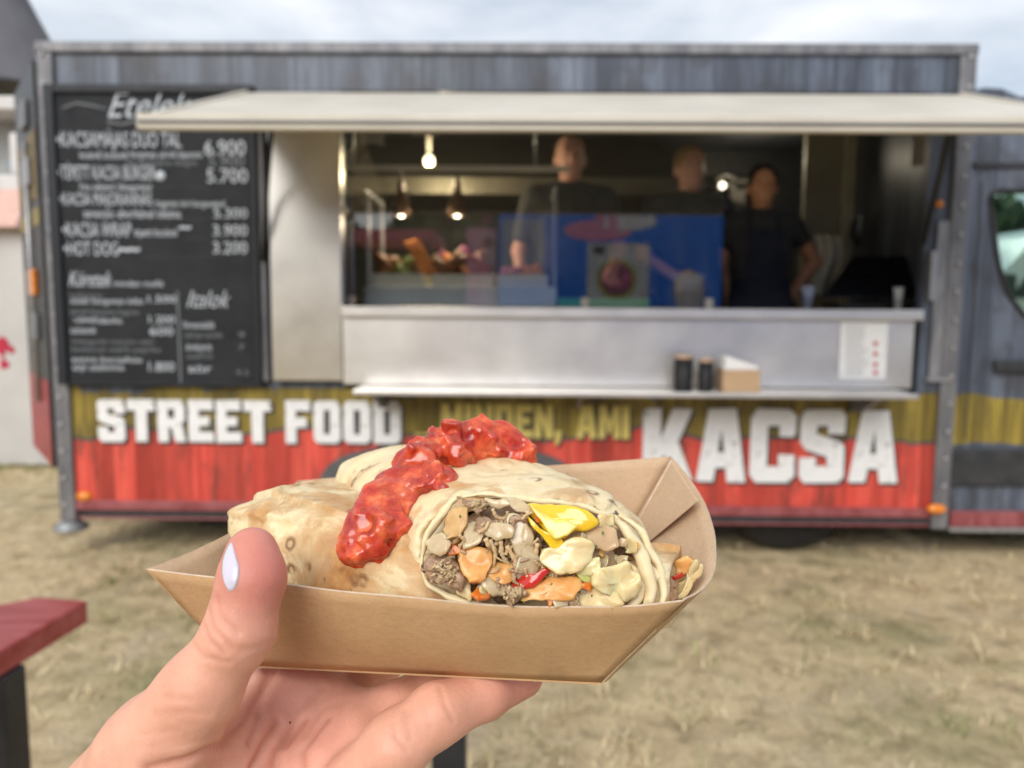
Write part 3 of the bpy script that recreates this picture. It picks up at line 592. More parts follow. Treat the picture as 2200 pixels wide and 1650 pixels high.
for a, b, h, w, s, m in ((150, 640, 11, 70, 'hasábburgonya', M_FAINT), (152, 652, 13, 155, 'steak burgonya édes', M_CHALK), (318, 650, 15, 60, '1.500', M_CHALK), (152, 675, 12, 145, 'párolt káposzta hagyma', M_FAINT), (160, 692, 13, 50, 'csalamádé', M_CHALK), (212, 695, 14, 50, 'uborka', M_CHALK),
        (320, 694, 16, 55, '1.200', M_CHALK), (152, 716, 15, 55, 'szószok', M_CHALK), (322, 720, 17, 50, '600', M_CHALK), (155, 738, 10, 175, 'fokhagymás majonéz tejföl', M_FAINT), (155, 755, 11, 190, 'barbecue csípős paprika', M_FAINT), (155, 778, 13, 150, 'extra kacsahús', M_CHALK), (157, 795, 14, 110, 'sajt szalonna', M_CHALK), (320, 797, 19, 55, '1.800', M_CHALK)):
    ml(s, a, b, h, w, m, bold=.0)
ml('Italok', 402, 660, 36, 92, shear=.45, bold=-.0005)
for a, b, h, w, s, m in ((395, 705, 15, 65, 'limonádé', M_CHALK), (397, 725, 13, 80, 'szörp szóda', M_FAINT), (400, 752, 15, 55, 'ásványvíz', M_CHALK), (402, 770, 11, 55, 'üdítő', M_FAINT), (405, 800, 18, 50, 'sör', M_CHALK), (512, 725, 12, 14, '9', M_FAINT), (512, 752, 12, 14, '7', M_FAINT), (508, 806, 11, 26, '9.5', M_FAINT)):
    ml(s, a, b, h, w, m, bold=.0)
box('divider', fx(386, 730, YM)-.004, fx(386, 730, YM)+.004, YM-.0065, YM-.0045, fz(828, 1100, YM), fz(630, 1100, YM), M_FAINT, board)

# ================================================================== THINGS ON THE SHELF AND COUNTER
M_KRAFT = pm('kraft_board', (.50,.345,.215), (.44,.295,.175), rough=.8, scale=14)
M_CUP = pm('black_card_cup', (.014,.014,.016), rough=.6, scale=30); M_LID = pm('kraft_lid', (.6,.42,.3), rough=.7, scale=30)
YK = YS+.075
for px, r, pt, lab in ((1468, .042, 762, 'black tub with tan lid on the service shelf beside a slimmer tub'), (1516, .032, 770, 'slim black tub between the wide tub and the napkin box')):
    x = fx(px, 800, YK); zt_ = fz(pt, px, YK)
    t = thing('tub', (x, YK, ZSH), lab, 'tub', 'black tubs on the service shelf')
    lathe('cup', [(0,.0),(r*.9,.0),(r*.93,.004),(r,zt_-ZSH-.012),(r*.94,zt_-ZSH-.012),(r*.88,.01),(0,.008)], (x, YK, ZSH), M_CUP, t, 28)
    lathe('lid', [(0,zt_-ZSH),(r*.9,zt_-ZSH),(r*1.01,zt_-ZSH-.004),(r*1.01,zt_-ZSH-.016),(r*.95,zt_-ZSH-.016)], (x, YK, ZSH), M_LID, t, 28)
nbx = fx(1546, 800, YK), fx(1625, 800, YK)
nb = thing('napkin_box', (sum(nbx)/2, YK, ZSH), 'open kraft box full of white napkins on the service shelf', 'napkin box')
zk = fz(792, 1585, YK)
for a in ((nbx[0], nbx[1], YK-.06, YK-.057), (nbx[0], nbx[1], YK+.057, YK+.06), (nbx[0], nbx[0]+.003, YK-.0565, YK+.0565), (nbx[1]-.003, nbx[1], YK-.0565, YK+.0565)):
    box('box_wall', a[0], a[1], a[2], a[3], ZSH+.001, zk, M_KRAFT, nb)
box('box_base', nbx[0]+.0035, nbx[1]-.0035, YK-.056, YK+.056, ZSH+.001, ZSH+.004, M_KRAFT, nb)
M_NAP = pm('paper_napkin', (.8,.8,.79), (.74,.74,.74), rough=.9, scale=25)
for k in range(9):
    u0 = nbx[0]+.006; w_ = nbx[1]-nbx[0]-.012; zl, zr = fz(762, 1560, YK)-ZSH, fz(786, 1620, YK)-ZSH; y0_ = YK-.05+k*.0115
    q = [(u0, y0_, ZSH+.006), (u0+w_, y0_, ZSH+.006), (u0+w_, y0_+.009, ZSH+.006), (u0, y0_+.009, ZSH+.006), (u0+.004, y0_, ZSH+zl-.002*(k % 3)), (u0+w_-.004, y0_, ZSH+zr+.003*(k % 2)), (u0+w_-.004, y0_+.009, ZSH+zr+.002), (u0+.004, y0_+.009, ZSH+zl)]
    hexa('napkin', q, M_NAP, nb, .002)
# paper notice on the counter front
pz = [AT(1807, 690, YC-.004), AT(1902, 815, YC-.004)]
no = thing('notice_sheet', ((pz[0][0]+pz[1][0])/2, YC-.003, pz[1][2]), 'white printed notice with small red marks stuck on the steel counter front', 'notice')
box('paper', pz[0][0], pz[1][0], YC-.004, YC-.002, pz[1][2], pz[0][2], M_NAP, no)
M_INK = pm('grey_ink', (.45,.45,.47), rough=.8); M_RED = pm('red_ink', (.65,.12,.10), rough=.8)
for k in range(15):
    yy = 700+k*7.4; box('print_line', fx(1816, yy, YC), fx(1816+random.uniform(34, 50), yy, YC), YC-.0055, YC-.0042, fz(yy+2.5, 1850, YC), fz(yy, 1850, YC), M_INK, no)
for yy in (738, 760, 783, 800):
    lathe('stamp', [(0,-.0012),(.011,-.001),(.011,0)], (fx(1880, yy, YC), YC-.0042, fz(yy, 1880, YC)), M_RED, no, 12, 'y')

# ================================================================== INSIDE THE TRUCK
M_WARM = pm('warm_steel', (.30,.275,.21), (.22,.2,.155), rough=.4, metal=.5, scale=5)
ZCT = fz(660, 1100, YC-.03)          # counter top height
def emit(name, c, s):
    m, t, b = new_mat(name); b.inputs['Emission Color'].default_value = (*c, 1); b.inputs['Emission Strength'].default_value = s; b.inputs['Base Color'].default_value = (*c, 1); return m
# hood along the rear wall
yh = Y0+1.35
hood = thing('extractor_hood', ((XL+XR)/2-.2, yh+.3, fz(425, 1100, yh)), 'steel extractor hood above the rear worktop inside the truck', 'hood')
hz0, hz1 = fz(418, 1100, yh), fz(380, 1100, yh)
box('hood_rim', fx(745, 400, yh), fx(1500, 400, yh), yh, YB-.004, hz0, hz1, M_WARM, hood, .005)
hexa('hood_slope', [(fx(745,400,yh)+.02, yh+.02, hz1+.001), (fx(1500,400,yh)-.02, yh+.02, hz1+.001), (fx(1500,400,yh)-.02, YB-.01, hz1+.001), (fx(745,400,yh)+.02, YB-.01, hz1+.001), (fx(800,400,yh), yh+.4, hz1+.42), (fx(1400,400,yh), yh+.4, hz1+.42), (fx(1400,400,yh), YB-.01, hz1+.42), (fx(800,400,yh), YB-.01, hz1+.42)], pm('dark_hood', (.075,.072,.066), (.095,.09,.08), rough=.4, metal=.3, scale=4), hood)
# worktop at the rear
wk = thing('rear_worktop', (0, YB-.35, ZF), 'steel worktop along the rear wall of the truck', 'worktop')
box('top', XL+.06, fx(1640, 600, YB), YB-.62, YB-.004, ZF+.86, ZF+.9, M_STEEL, wk, .004); box('cabinet', XL+.08, fx(1640, 600, YB)-.02, YB-.58, YB-.006, ZF, ZF+.859, M_WARM, wk)
# ceiling light that is lit
yl = Y0+.75
cl = thing('ceiling_lamp', AT(922, 345, yl)-np.array([0,0,.06]), 'small lit round lamp under the truck ceiling', 'lamp')
lathe('bulb', [(0,-.032),(.02,-.026),(.029,0),(.02,.022),(0,.03)], AT(922, 345, yl), emit('lamp_glow', (1,.86,.55), 3), cl, 20)
tube('stem', [AT(922, 345, yl)+np.array([0,0,.03]), np.array([AT(922, 345, yl)[0], yl, ZT-.07])], .012, M_ALU, cl)
ld = bpy.data.lights.new('lamp_light', 'POINT'); ld.energy = 8; ld.color = (1,.82,.52); ld.shadow_soft_size = .05; lo = bpy.data.objects.new('lamp_light', ld); COL.objects.link(lo); lo.parent = cl; lo.location = (0,-.02,-.0)
# display case
yd = Y0+.35
dc = thing('display_case', (fx(990, 640, yd), yd, ZCT), 'glass display case with white base on the serving counter', 'display case')
d0, d1 = fx(782, 640, yd-.12), fx(1196, 640, yd-.12)
M_WPL = pm('white_plastic', (.66,.70,.71), (.6,.64,.65), rough=.4, scale=8)
box('base', d0, d1, yd-.12, yd+.3, ZCT+.001, fz(616, 1100, yd-.12), M_WPL, dc, .008)
M_POL = pm('grey_profile', (.42,.43,.45), rough=.35, metal=.5, scale=20)
zb1 = fz(616, 1100, yd-.12)
for px, pt in ((792, 420), (1192, 415)):
    x = fx(px, 500, yd-.1); box('upright', x-.009, x+.009, yd-.12, yd-.10, zb1+.001, fz(pt, px, yd-.1), M_POL, dc, .003)
    box('upright', x-.009, x+.009, yd+.26, yd+.28, zb1+.001, fz(pt, px, yd-.1), M_POL, dc, .003)
    box('top_bar', x-.008, x+.008, yd-.2, yd+.28, fz(pt, px, yd-.1)+.001, fz(pt, px, yd-.1)+.016, M_POL, dc, .003)
rl = thing('hanging_rail', (fx(980, 362, yd), yd, fz(366, 980, yd)), 'long pale metal rail across the hatch with heat lamps hung from it', 'rail')
box('bar', fx(742, 362, yd), fx(1222, 362, yd), yd-.02, yd+.01, fz(368, 980, yd), fz(357, 980, yd), M_ALU, rl, .003)
for px in (760, 1150): tube('hanger', [(fx(px, 362, yd), yd-.005, fz(357, 980, yd)), (fx(px, 362, yd), yd-.005, ZT-.07)], .006, M_POL, rl)
M_SHADE = pm('copper_shade', (.22,.13,.07), (.15,.09,.05), rough=.35, metal=.6, scale=12)
for k, px in enumerate((862, 982)):
    c = AT(px, 455, yd); hl_ = thing('heat_lamp', (c[0], c[1], c[2]-.03), ['copper heat lamp glowing over the tray of browned roast pieces', 'copper heat lamp glowing over the tray with the orange slab'][k], 'heat lamp', 'heat lamps over the display case')
    lathe('shade', [(.055,-.02),(.045,.03),(.022,.1),(.012,.16)], c, M_SHADE, hl_, 24)
    lathe('bulb', [(0,-.028),(.018,-.02),(.026,0),(.016,.03),(0,.04)], c, emit('heat_glow_%d' % k, (1,.93,.8), 3.2), hl_, 16)
    hd = bpy.data.lights.new('heat_light', 'POINT'); hd.energy = 1.6; hd.color = (1,.8,.55); hd.shadow_soft_size = .03; hq = bpy.data.objects.new('heat_light', hd); COL.objects.link(hq); hq.parent = hl_; hq.location = (0,0,-.03)
    tube('cord', [c+np.array([0,0,.15]), np.array([c[0], yd-.005, fz(368, 980, yd)])], .005, M_BLACK, hl_, 6)
# food trays in the case
M_CRM = pm('cream_tray', (.82,.79,.68), (.74,.7,.6), rough=.45, scale=10)
def heap(name, px0, px1, pt, pb, y, cols, n, seed, parent):
    rs = np.random.default_rng(seed)
    for i in range(n):
        a = AT(rs.uniform(px0, px1), rs.uniform(pt, pb), y+rs.uniform(-.06, .06)); s = rs.uniform(.018, .04)
        bm = bmesh.new(); bmesh.ops.create_icosphere(bm, subdivisions=2, radius=1, matrix=Matrix.Translation(Vector(a)) @ Matrix.Rotation(rs.uniform(0,3), 4, 'Y') @ Matrix.Diagonal((s*1.6, s, s*.8, 1)))
        for v in bm.verts: v.co += Vector(rs.normal(0, s*.07, 3))
        bm_obj(name, bm, cols[i % len(cols)], parent, True)
MF = [pm('roast_meat', (.20,.08,.035), (.10,.04,.02), rough=.4, scale=40), pm('roast_orange', (.62,.24,.05), (.45,.15,.03), rough=.35, scale=30), pm('salad_mix', (.16,.2,.06), rough=.5, scale=40), pm('red_cabbage', (.30,.04,.14), (.2,.02,.1), rough=.4, scale=40), pm('grated_carrot', (.65,.2,.06), rough=.5, scale=50)]
for px0, px1, top, lab, cols, n in ((800, 912, 560, 'cream tray of browned roast pieces in the display case', [MF[0], MF[2], MF[0]], 16), (928, 1060, 545, 'cream tray heaped with roast meat and an orange slab', [MF[0], MF[1], MF[0], MF[3]], 20), (1066, 1178, 580, 'cream tray of red cabbage and carrot', [MF[3], MF[4], MF[3]], 16)):
    xa, xb = fx(px0, 600, yd-.08), fx(px1, 600, yd-.08); z0, z1 = zb1+.001, fz(589, 1000, yd-.08)
    ty = thing('serving_tray', ((xa+xb)/2, yd+.05, z0), lab, 'tray', 'serving trays in the display case')
    for a in ((xa, xb, yd-.085, yd-.08), (xa, xb, yd+.2, yd+.205), (xa, xa+.005, yd-.0795, yd+.1995), (xb-.005, xb, yd-.0795, yd+.1995)): box('tray_wall', *a, z0, z1, M_CRM, ty)
    box('tray_base', xa+.0055, xb-.0055, yd-.079, yd+.199, z0, z0+.004, M_CRM, ty)
    heap('food_piece', px0+14, px1-14, top, 590, yd+.05, cols, n, int(px0), ty)
sl = hexa('food_piece', [p for p in (AT(905, 590, yd-.0), AT(945, 590, yd-.0), AT(945, 592, yd+.05), AT(905, 592, yd+.05), AT(868, 520, yd-.0), AT(895, 512, yd-.0), AT(895, 512, yd+.05), AT(868, 520, yd+.05))], MF[1], ty, .006)
# sheets hanging under the ceiling
for px0, px1, pb, lab in ((776, 826, 312, 'pale paper slip hanging from the ceiling near the steel panel'), (886, 940, 292, 'short pale paper slip hanging beside the round lamp'), (1958, 2010, 360, 'large cream sheet hanging at the cab end of the hatch')):
    y = Y0+.3; a = AT(px0, pb, y); b_ = AT(px1, pb, y)
    V = [(a[0]+(b_[0]-a[0])*i/4, y+.012*math.sin(i*1.3), a[2]+.01*math.sin(i)+(ZT-.07-a[2])*j/3) for j in range(4) for i in range(5)]
    tag(mesh_obj('hanging_slip', V, [(j*5+i, j*5+i+1, j*5+i+6, j*5+i+5) for j in range(3) for i in range(4)], pm('slip_paper', (.42,.38,.31), rough=.9), None, True), lab, 'paper')
# taps / steel fittings on the rear wall
yw = YB-.12
for py, lab in ((378, 'upper chrome utensil rail on the rear wall between the two cooks'), (398, 'lower chrome utensil rail on the rear wall between the two cooks')):
    t = thing('utensil_rail', AT(1565, py, yw), lab, 'rail')
    tube('bar', [AT(1525, py, yw), AT(1605, py, yw)], .012, M_STEEL, t)
    for px in (1530, 1600): tube('bracket', [AT(px, py, yw), np.array([AT(px, py, yw)[0], YB+.001, AT(px, py, yw)[2]])], .008, M_STEEL, t)
    for px in (1545, 1575): lathe('hook', [(0,-.02),(.018,-.012),(.02,.006),(0,.012)], AT(px, py+5, yw-.02), M_ALU, t, 14)
c = AT(1600, 405, YB-.06); tag(lathe('frying_pan', [(0,-.055),(.075,-.045),(.10,-.005),(.105,0),(.098,0),(.07,-.035),(0,-.043)], (c[0], YB-.004, c[2]), M_ALU, None, 28, 'y'), 'round pale pan hung on the rear wall beside the woman', 'pan')
wl = AT(1552, 398, yw-.08); wlt = thing('added_fill_bulb', wl-np.array([0,0,.03]), 'small glowing bulb added on the rear wall beside the woman', 'lamp')  # bulb added where the steel fittings glint
lathe('bulb', [(0,-.024),(.016,-.02),(.022,0),(.016,.016),(0,.022)], wl, emit('fill_glow', (1,.9,.68), 3), wlt, 16)
tube('arm', [wl+np.array([0,.02,.01]), np.array([wl[0], YB+.001, wl[2]+.03])], .007, M_STEEL, wlt, 8)
wd_ = bpy.data.lights.new('fill_light', 'POINT'); wd_.energy = 1.8; wd_.color = (1,.88,.66); wd_.shadow_soft_size = .04; wq = bpy.data.objects.new('fill_light', wd_); COL.objects.link(wq); wq.parent = wlt; wq.location = (.1,-.5,.12)  # added fill set well in front of the bulb, brightens the cab end
# partition and tall items at the cab end
yp = Y0+1.1
pr = thing('partition', (fx(1770, 500, yp), yp, ZF), 'pale grey partition with an upright post behind the till', 'partition')
box('panel', fx(1725, 500, yp), fx(1800, 500, yp), yp, yp+.04, ZF, ZT-.07, pm('beige_panel', (.34,.315,.25), (.28,.26,.2), rough=.5, scale=3), pr)
box('post', fx(1805, 500, yp), fx(1828, 500, yp), yp-.03, yp+.03, ZF, ZT-.07, pm('beige_post', (.5,.46,.36), rough=.5), pr); box('post', fx(1885, 500, yp), fx(1902, 500, yp), yp-.02, yp+.02, ZF, fz(325, 1890, yp), pm('tan_post', (.42,.36,.27), rough=.5), pr)
jx = AT(1863, 548, yp-.1); sh = thing('jug_shelf', (jx[0], yp+.02, jx[2]-.02), 'narrow dark wall shelf behind the till', 'shelf')
box('board', fx(1830, 548, yp), fx(1885, 548, yp), yp-.16, yp+.03, jx[2]-.02, jx[2], M_DARK, sh)
jug = thing('water_jug', (jx[0], yp-.1, jx[2]+.001), 'pale blue plastic jug on the narrow shelf behind the till', 'jug')
lathe('jug_body', [(0,0),(.042,0),(.05,.03),(.058,.2),(.06,.225),(.05,.225),(.04,.02),(0,.015)], (jx[0], yp-.1, jx[2]+.001), pm('blue_plastic', (.42,.6,.7), (.36,.52,.62), rough=.35, scale=8), jug, 24)
tube('handle', [(jx[0]-.055, yp-.1, jx[2]+.2), (jx[0]-.095, yp-.1, jx[2]+.19), (jx[0]-.1, yp-.1, jx[2]+.11), (jx[0]-.05, yp-.1, jx[2]+.06)], .009, pm('dark_handle', (.02,.03,.03), rough=.4), jug)
# till and screen
yt = Y0+.28
till = thing('till', (fx(1880, 640, yt), yt, ZCT+.001), 'black slanted till screen standing on the counter', 'till')
hexa('screen', [AT(1765, 640, yt), AT(1975, 640, yt), AT(1975, 636, yt+.06), AT(1765, 636, yt+.06), AT(1830, 552, yt+.16), AT(1985, 545, yt+.16), AT(1985, 545, yt+.2), AT(1830, 552, yt+.2)], pm('till_black', (.008,.009,.012), rough=.25, scale=10), till, .006)
box('foot', fx(1800, 650, yt), fx(1960, 650, yt), yt-.02, yt+.2, ZCT+.001, ZCT+.03, M_BLACK, till, .006)
# towel, small cups, bottles on the counter
V = []; 
for i in range(9):
    for j in range(9):
        u, v = i/8, j/8; p = AT(1752+52*u+10*math.sin(v*5), 505+120*v, Y0+.62+.02*math.sin(u*9+v*2)); V.append(p+np.array([0, .02*math.cos(u*7), -.02*math.sin(u*3)*v]))
tag(mesh_obj('tea_towel', V, [(i*9+j, i*9+j+1, i*9+j+10, i*9+j+9) for i in range(8) for j in range(8)], pm('towel_cotton', (.52,.5,.42), (.44,.42,.35), rough=.95, scale=12, bmp=.3), None, True), 'crumpled cream tea towel hanging beside the woman', 'towel')
def cupling(px, pt, y, r, m, lab, name='paper_cup', cat='cup'):
    x = fx(px, 640, y); h = max(.04, fz(pt, px, y)-ZCT); tag(lathe(name, [(0,0),(r*.75,0),(r,h),(r*1.06,h),(r*1.06,h-.005),(r*.7,.006),(0,.006)], (x, y, ZCT+.001), m, None, 20), lab, cat)
cupling(1735, 615, Y0+.25, .03, pm('pale_blue_card', (.5,.55,.68), (.42,.46,.6), rough=.6, scale=30), 'pale blue paper cup on the counter in front of the towel')
cupling(1930, 618, Y0+.16, .022, M_WPL, 'small white cup in front of the black till')
cupling(1480, 590, Y0+.3, .075, pm('grey_bowl', (.38,.38,.40), rough=.4, scale=20), 'grey mixing bowl on the counter behind the glass screen', 'mixing_bowl', 'bowl')
cb = pm('green_board', (.05,.33,.13), (.04,.27,.1), rough=.5, scale=12)
tag(box('cutting_board', fx(1200, 645, Y0+.2), fx(1392, 645, Y0+.2), Y0+.15, Y0+.42, ZCT+.001, fz(641, 1300, Y0+.15), cb, None, .004), 'green plastic cutting board flat on the counter behind the glass', 'cutting board')

# ================================================================== PEOPLE
def skin_mat(name, c):
    m, t, b = new_mat(name); v = coords(t)
    t.links.new(ramp(t, [(.35, tuple(x*.88 for x in c)), (.65, c)], noise(t, v, 30)).outputs['Color'], b.inputs['Base Color']); b.inputs['Roughness'].default_value = .5; b.inputs['Subsurface Weight'].default_value = .2; b.inputs['Subsurface Radius'].default_value = (.01,.004,.002); return m
def person(pos, H, turn, label, skin, shirt, apron, hair, long_hair, arms, sleeve=.55, female=False, bald=0):
    s = H/1.75; P = thing('person', pos, label, 'person'); ca, sa = math.cos(turn), math.sin(turn)
    def toW(V): V = V*s; return np.stack([V[:,0]*ca-V[:,1]*sa, V[:,0]*sa+V[:,1]*ca, V[:,2]], 1)+np.array(pos)
    sw = .165 if female else .19
    def torso(p):
        d = ell(p, (0,.0,1.27), (.165 if female else .18,.112,.21)); d = smin(d, ell(p, (0,.0,1.07), (.135 if female else .155,.1,.17)), .1)
        d = smin(d, ell(p, (0,.01,.92), (.165,.12,.13)), .1); d = smin(d, cone(p, (-sw*.85,.01,1.41), (sw*.85,.01,1.41), .062, .062), .07)
        if female: d = smin(d, ell(p, (-.07,-.085,1.27), (.065,.055,.065)), .05); d = smin(d, ell(p, (.07,-.085,1.27), (.065,.055,.065)), .05)
        else: d = smin(d, ell(p, (0,-.06,1.06), (.12,.08,.13)), .08)
        return d
    def legs(p):
        d = None
        for sx in (-1,1):
            e = chain(p, [(sx*.09,.01,.92),(sx*.1,-.005,.5),(sx*.1,.02,.09)], [.088,.056,.04], .04); e = smin(e, cone(p, (sx*.1,.03,.04), (sx*.11,-.15,.03), .038, .03), .03); d = e if d is None else np.minimum(d, e)
        return d
    def arm(p, a, r0=0): return chain(p, a, [.05+r0,.04+r0,.03+r0], .02)
    def hand(p, a):
        w = np.array(a[2]); d = w-np.array(a[1]); d = d/np.linalg.norm(d); side = np.cross(d, [0,1,0.2]); side /= np.linalg.norm(side)
        e = cone(p, w, w+d*.075, .027, .032)
        for k, l in zip((-1.5,-.5,.5,1.5), (.055,.068,.066,.05)): q = w+d*.075+side*k*.018; e = smin(e, chain(p, [q, q+d*l*.55+np.array([0,-.008,0]), q+d*l+np.array([0,-.025,0])], [.010,.009,.007], .006), .008)
        e = smin(e, chain(p, [w+d*.02+side*.02, w+d*.055+side*.05+np.array([0,-.015,0]), w+d*.085+side*.055+np.array([0,-.02,0])], [.013,.011,.008], .01), .012); return e
    def head(p):
        d = ell(p, (0,.005,1.645), (.076,.096,.098)); d = smin(d, ell(p, (0,-.03,1.575), (.058,.066,.072)), .04)
        d = smin(d, ell(p, (0,-.055,1.535), (.03,.03,.025)), .03)
        d = smin(d, cone(p, (0,-.092,1.63), (0,-.112,1.592), .009, .015), .014)
        for sx in (-1,1):
            d = smin(d, ell(p, (sx*.078,.012,1.605), (.01,.022,.033)), .008); d = smin(d, ell(p, (sx*.03,-.085,1.652), (.026,.01,.008)), .015)
            d = smax(d, -ell(p, (sx*.031,-.104,1.632), (.018,.018,.011)), .012); d = smin(d, ell(p, (sx*.031,-.079,1.630), (.013,.012,.012)), .003)
        d = smin(d, ell(p, (0,-.093,1.558), (.026,.009,.006)), .006); d = smin(d, ell(p, (0,-.09,1.545), (.022,.009,.007)), .006)
        d = smax(d, -ell(p, (0,-.104,1.5515), (.026,.012,.0022)), .003)
        return d
    def body(p):
        d = smin(torso(p), legs(p), .05); d = smin(d, cone(p, (0,.015,1.42), (0,.0,1.55), .058, .052), .03); d = smin(d, head(p), .025)
        for a in arms: d = smin(d, smin(arm(p, a), hand(p, a), .02), .03)
        return d
    lo = np.array([-.55,-.55,-.0]); hi = np.array([.55,.4,1.8])
    V, Q = iso(body, lo, hi, .0075); o = fast_mesh('body', toW(V), Q, skin, P, origin=np.array(pos))
    def shirt_f(p):
        d = smin(torso(p)-.012, cone(p, (0,.02,1.40), (0,.01,1.455), .072, .066), .02)
        for a in arms:
            q = [np.array(a[0]), np.array(a[1])]; e = q[0]+(q[1]-q[0])*sleeve*1.25; d = smin(d, cone(p, q[0], e, .064, .058), .04)
        return smax(d, .86-p[:,2], .01)
    V, Q = iso(shirt_f, lo, hi, .009); fast_mesh('shirt', toW(V), Q, shirt, P, origin=np.array(pos))
    def tr_f(p): return smax(smax(smin(legs(p)-.014, smax(torso(p)-.009, p[:,2]-.9, .01), .06), p[:,2]-.93, .01), .09-p[:,2], .01)
    V, Q = iso(tr_f, lo, hi, .011); fast_mesh('trousers', toW(V), Q, M_DARK, P, origin=np.array(pos))
    def sh_f(p): return smax(legs(p)-.012, p[:,2]-.085, .01)
    V, Q = iso(sh_f, lo-np.array([0,0,.03]), hi, .011); V[:,2] = np.maximum(V[:,2], 0); fast_mesh('shoes', toW(V), Q, M_BLACK, P, origin=np.array(pos))
    if apron:
        def ap_f(p):
            d = smin(torso(p)-.024, smax(legs(p)-.05, p[:,2]-.95, .02), .12); w = np.where(p[:,2] > 1.08, .105, .19)
            d = smax(d, p[:,1]+.015, .01); d = smax(d, np.abs(p[:,0])-w, .03); d = smax(d, p[:,2]-1.36, .01); return smax(d, .48-p[:,2], .01)
        V, Q = iso(ap_f, lo, hi, .009); ao = fast_mesh('apron', toW(V), Q, apron, P, origin=np.array(pos))
        for sx in (-1,1): tube('apron_strap', toW(np.array([(sx*.085,-.115,1.345),(sx*.075,-.08,1.44),(sx*.06,.0,1.475),(sx*.04,.09,1.43)])), .012*s, apron, ao, 8)
    def hair_f(p):
        d = ell(p, (0,.012,1.652), (.084,.102,.101)); cut = p[:,1]*.75-(p[:,2]-1.66)*(.9+bald)+.028
        d = smax(d, -(p[:,2]-1.60+.35*np.maximum(0,.02-p[:,1])*0), .01); d = smax(d, -cut-.03 if bald else -(p[:,1]+.055+(p[:,2]-1.66)*.25), .012) if not bald else smax(d, -(p[:,1]-.01), .02)
        if long_hair:
            d = smin(d, ell(p, (0,.085,1.58), (.08,.05,.11)), .03); d = smin(d, ell(p, (0.01,.115,1.70), (.055,.055,.055)), .02)
        d = d+.004*vnoise(p, 45, 3); return d
    V, Q = iso(hair_f, np.array([-.2,-.2,1.35]), np.array([.2,.25,1.9]), .0075)
    if len(V): fast_mesh('hair', toW(V), Q, hair, P, origin=np.array(pos))
    for sx in (-1,1):
        V = toW(np.array([(sx*.031,-.0905,1.631)]))[0]; bm = bmesh.new(); bmesh.ops.create_icosphere(bm, subdivisions=2, radius=.0062*s, matrix=Matrix.Translation(Vector(V))); bm_obj('iris', bm, M_BLACK, P, True)
    return P
def stand(px, ptop, Y, H):           # where someone of height H at distance Y has the crown of the head at a pixel
    a = AT(px, ptop, Y); return (a[0], Y, ZF+.001), a[2]-ZF
SK1 = skin_mat('skin_fair', (.72,.38,.29)); SK2 = skin_mat('skin_olive', (.62,.31,.17))
M_TEE = pm('black_tee', (.030,.031,.034), (.045,.045,.05), rough=.9, scale=20); M_GREYT = pm('charcoal_tee', (.05,.05,.052), (.075,.075,.075), rough=.9, scale=20); M_NAVY = pm('navy_apron', (.012,.016,.032), (.02,.024,.04), rough=.85, scale=20)
H_FAIR = pm('fair_hair', (.42,.28,.12), (.3,.19,.08), rough=.6, scale=60, stretch=(1,1,.3)); H_DARK = pm('dark_hair', (.015,.012,.011), rough=.5, scale=60); H_GREY = pm('cropped_hair', (.10,.075,.06), rough=.7, scale=60)
dn = lambda sx, o=.0: [(sx*.2,.01,1.40), (sx*(.265+o),.03,1.13), (sx*(.25+o),-.07,.90)]
pos, H = stand(1226, 286, Y0+.62, 0); person(pos, H, .05, 'person with cropped hair in a dark tee behind the glass rail', SK1, M_GREYT, None, H_GREY, False, [dn(-1), [(.2,.01,1.40),(.27,.0,1.14),(.2,-.2,1.02)]], bald=.2)
pos, H = stand(1484, 311, Y0+.7, 0); person(pos, H, .12, 'person with short fair hair in a charcoal tee behind the glass screen edge', SK1, M_GREYT, M_DARK, H_FAIR, False, [[(-.2,.01,1.40),(-.27,-.02,1.14),(-.14,-.22,1.02)], dn(1, .03)])
pos, H = stand(1640, 352, Y0+.62, 0); person(pos, H, -.12, 'person with tied dark hair, black top and navy bib apron, hand on hip', SK2, M_TEE, M_NAVY, H_DARK, True, [[(-.175,.01,1.40),(-.215,.05,1.14),(-.16,-.05,.93)], [(.175,.01,1.40),(.33,.08,1.19),(.2,.06,.98)]], female=True, sleeve=.3)
# ================================================================== SURROUNDINGS
# white container stall behind the truck's open rear door
YW = 5.6
M_WWALL = pm('white_container_wall', (.54,.53,.515), (.47,.46,.45), rough=.6, scale=2.5, bmp=.06)
cw = thing('container_stall', (-4.4, YW, 0), 'white container stall with a salmon roof beyond the truck rear', 'stall')
xw = AT(128, 700, YW)[0]; zw = AT(30, 488, YW)[2]
box('wall', -6.2, xw, YW, YW+2.2, .0, zw, M_WWALL, cw, .01)
hexa('roof', [(-6.3, YW-.12, AT(30,492,YW)[2]+.004), (AT(55,490,YW)[0], YW-.12, AT(30,492,YW)[2]+.004), (AT(55,490,YW)[0], YW+2.3, zw+.06), (-6.3, YW+2.3, zw+.06), (-6.3, YW+.35, zw+.32), (AT(0,420,YW)[0], YW+.35, zw+.32), (AT(0,420,YW)[0], YW+1.8, zw+.34), (-6.3, YW+1.8, zw+.34)], pm('salmon_roof', (.72,.45,.37), (.62,.38,.31), rough=.6, scale=5), cw)
def splat(px, py, r, n, seed):
    rs = np.random.default_rng(seed); c = AT(px, py, YW-.004)
    return [(c[0]+r*(1+.35*rs.normal()*(.5+.5*(k % 2)))*math.cos(a), c[2]+r*(1.2+.35*rs.normal()*(.5+.5*(k % 2)))*math.sin(a)) for k, a in enumerate(np.linspace(0, 2*math.pi, n, endpoint=False))]
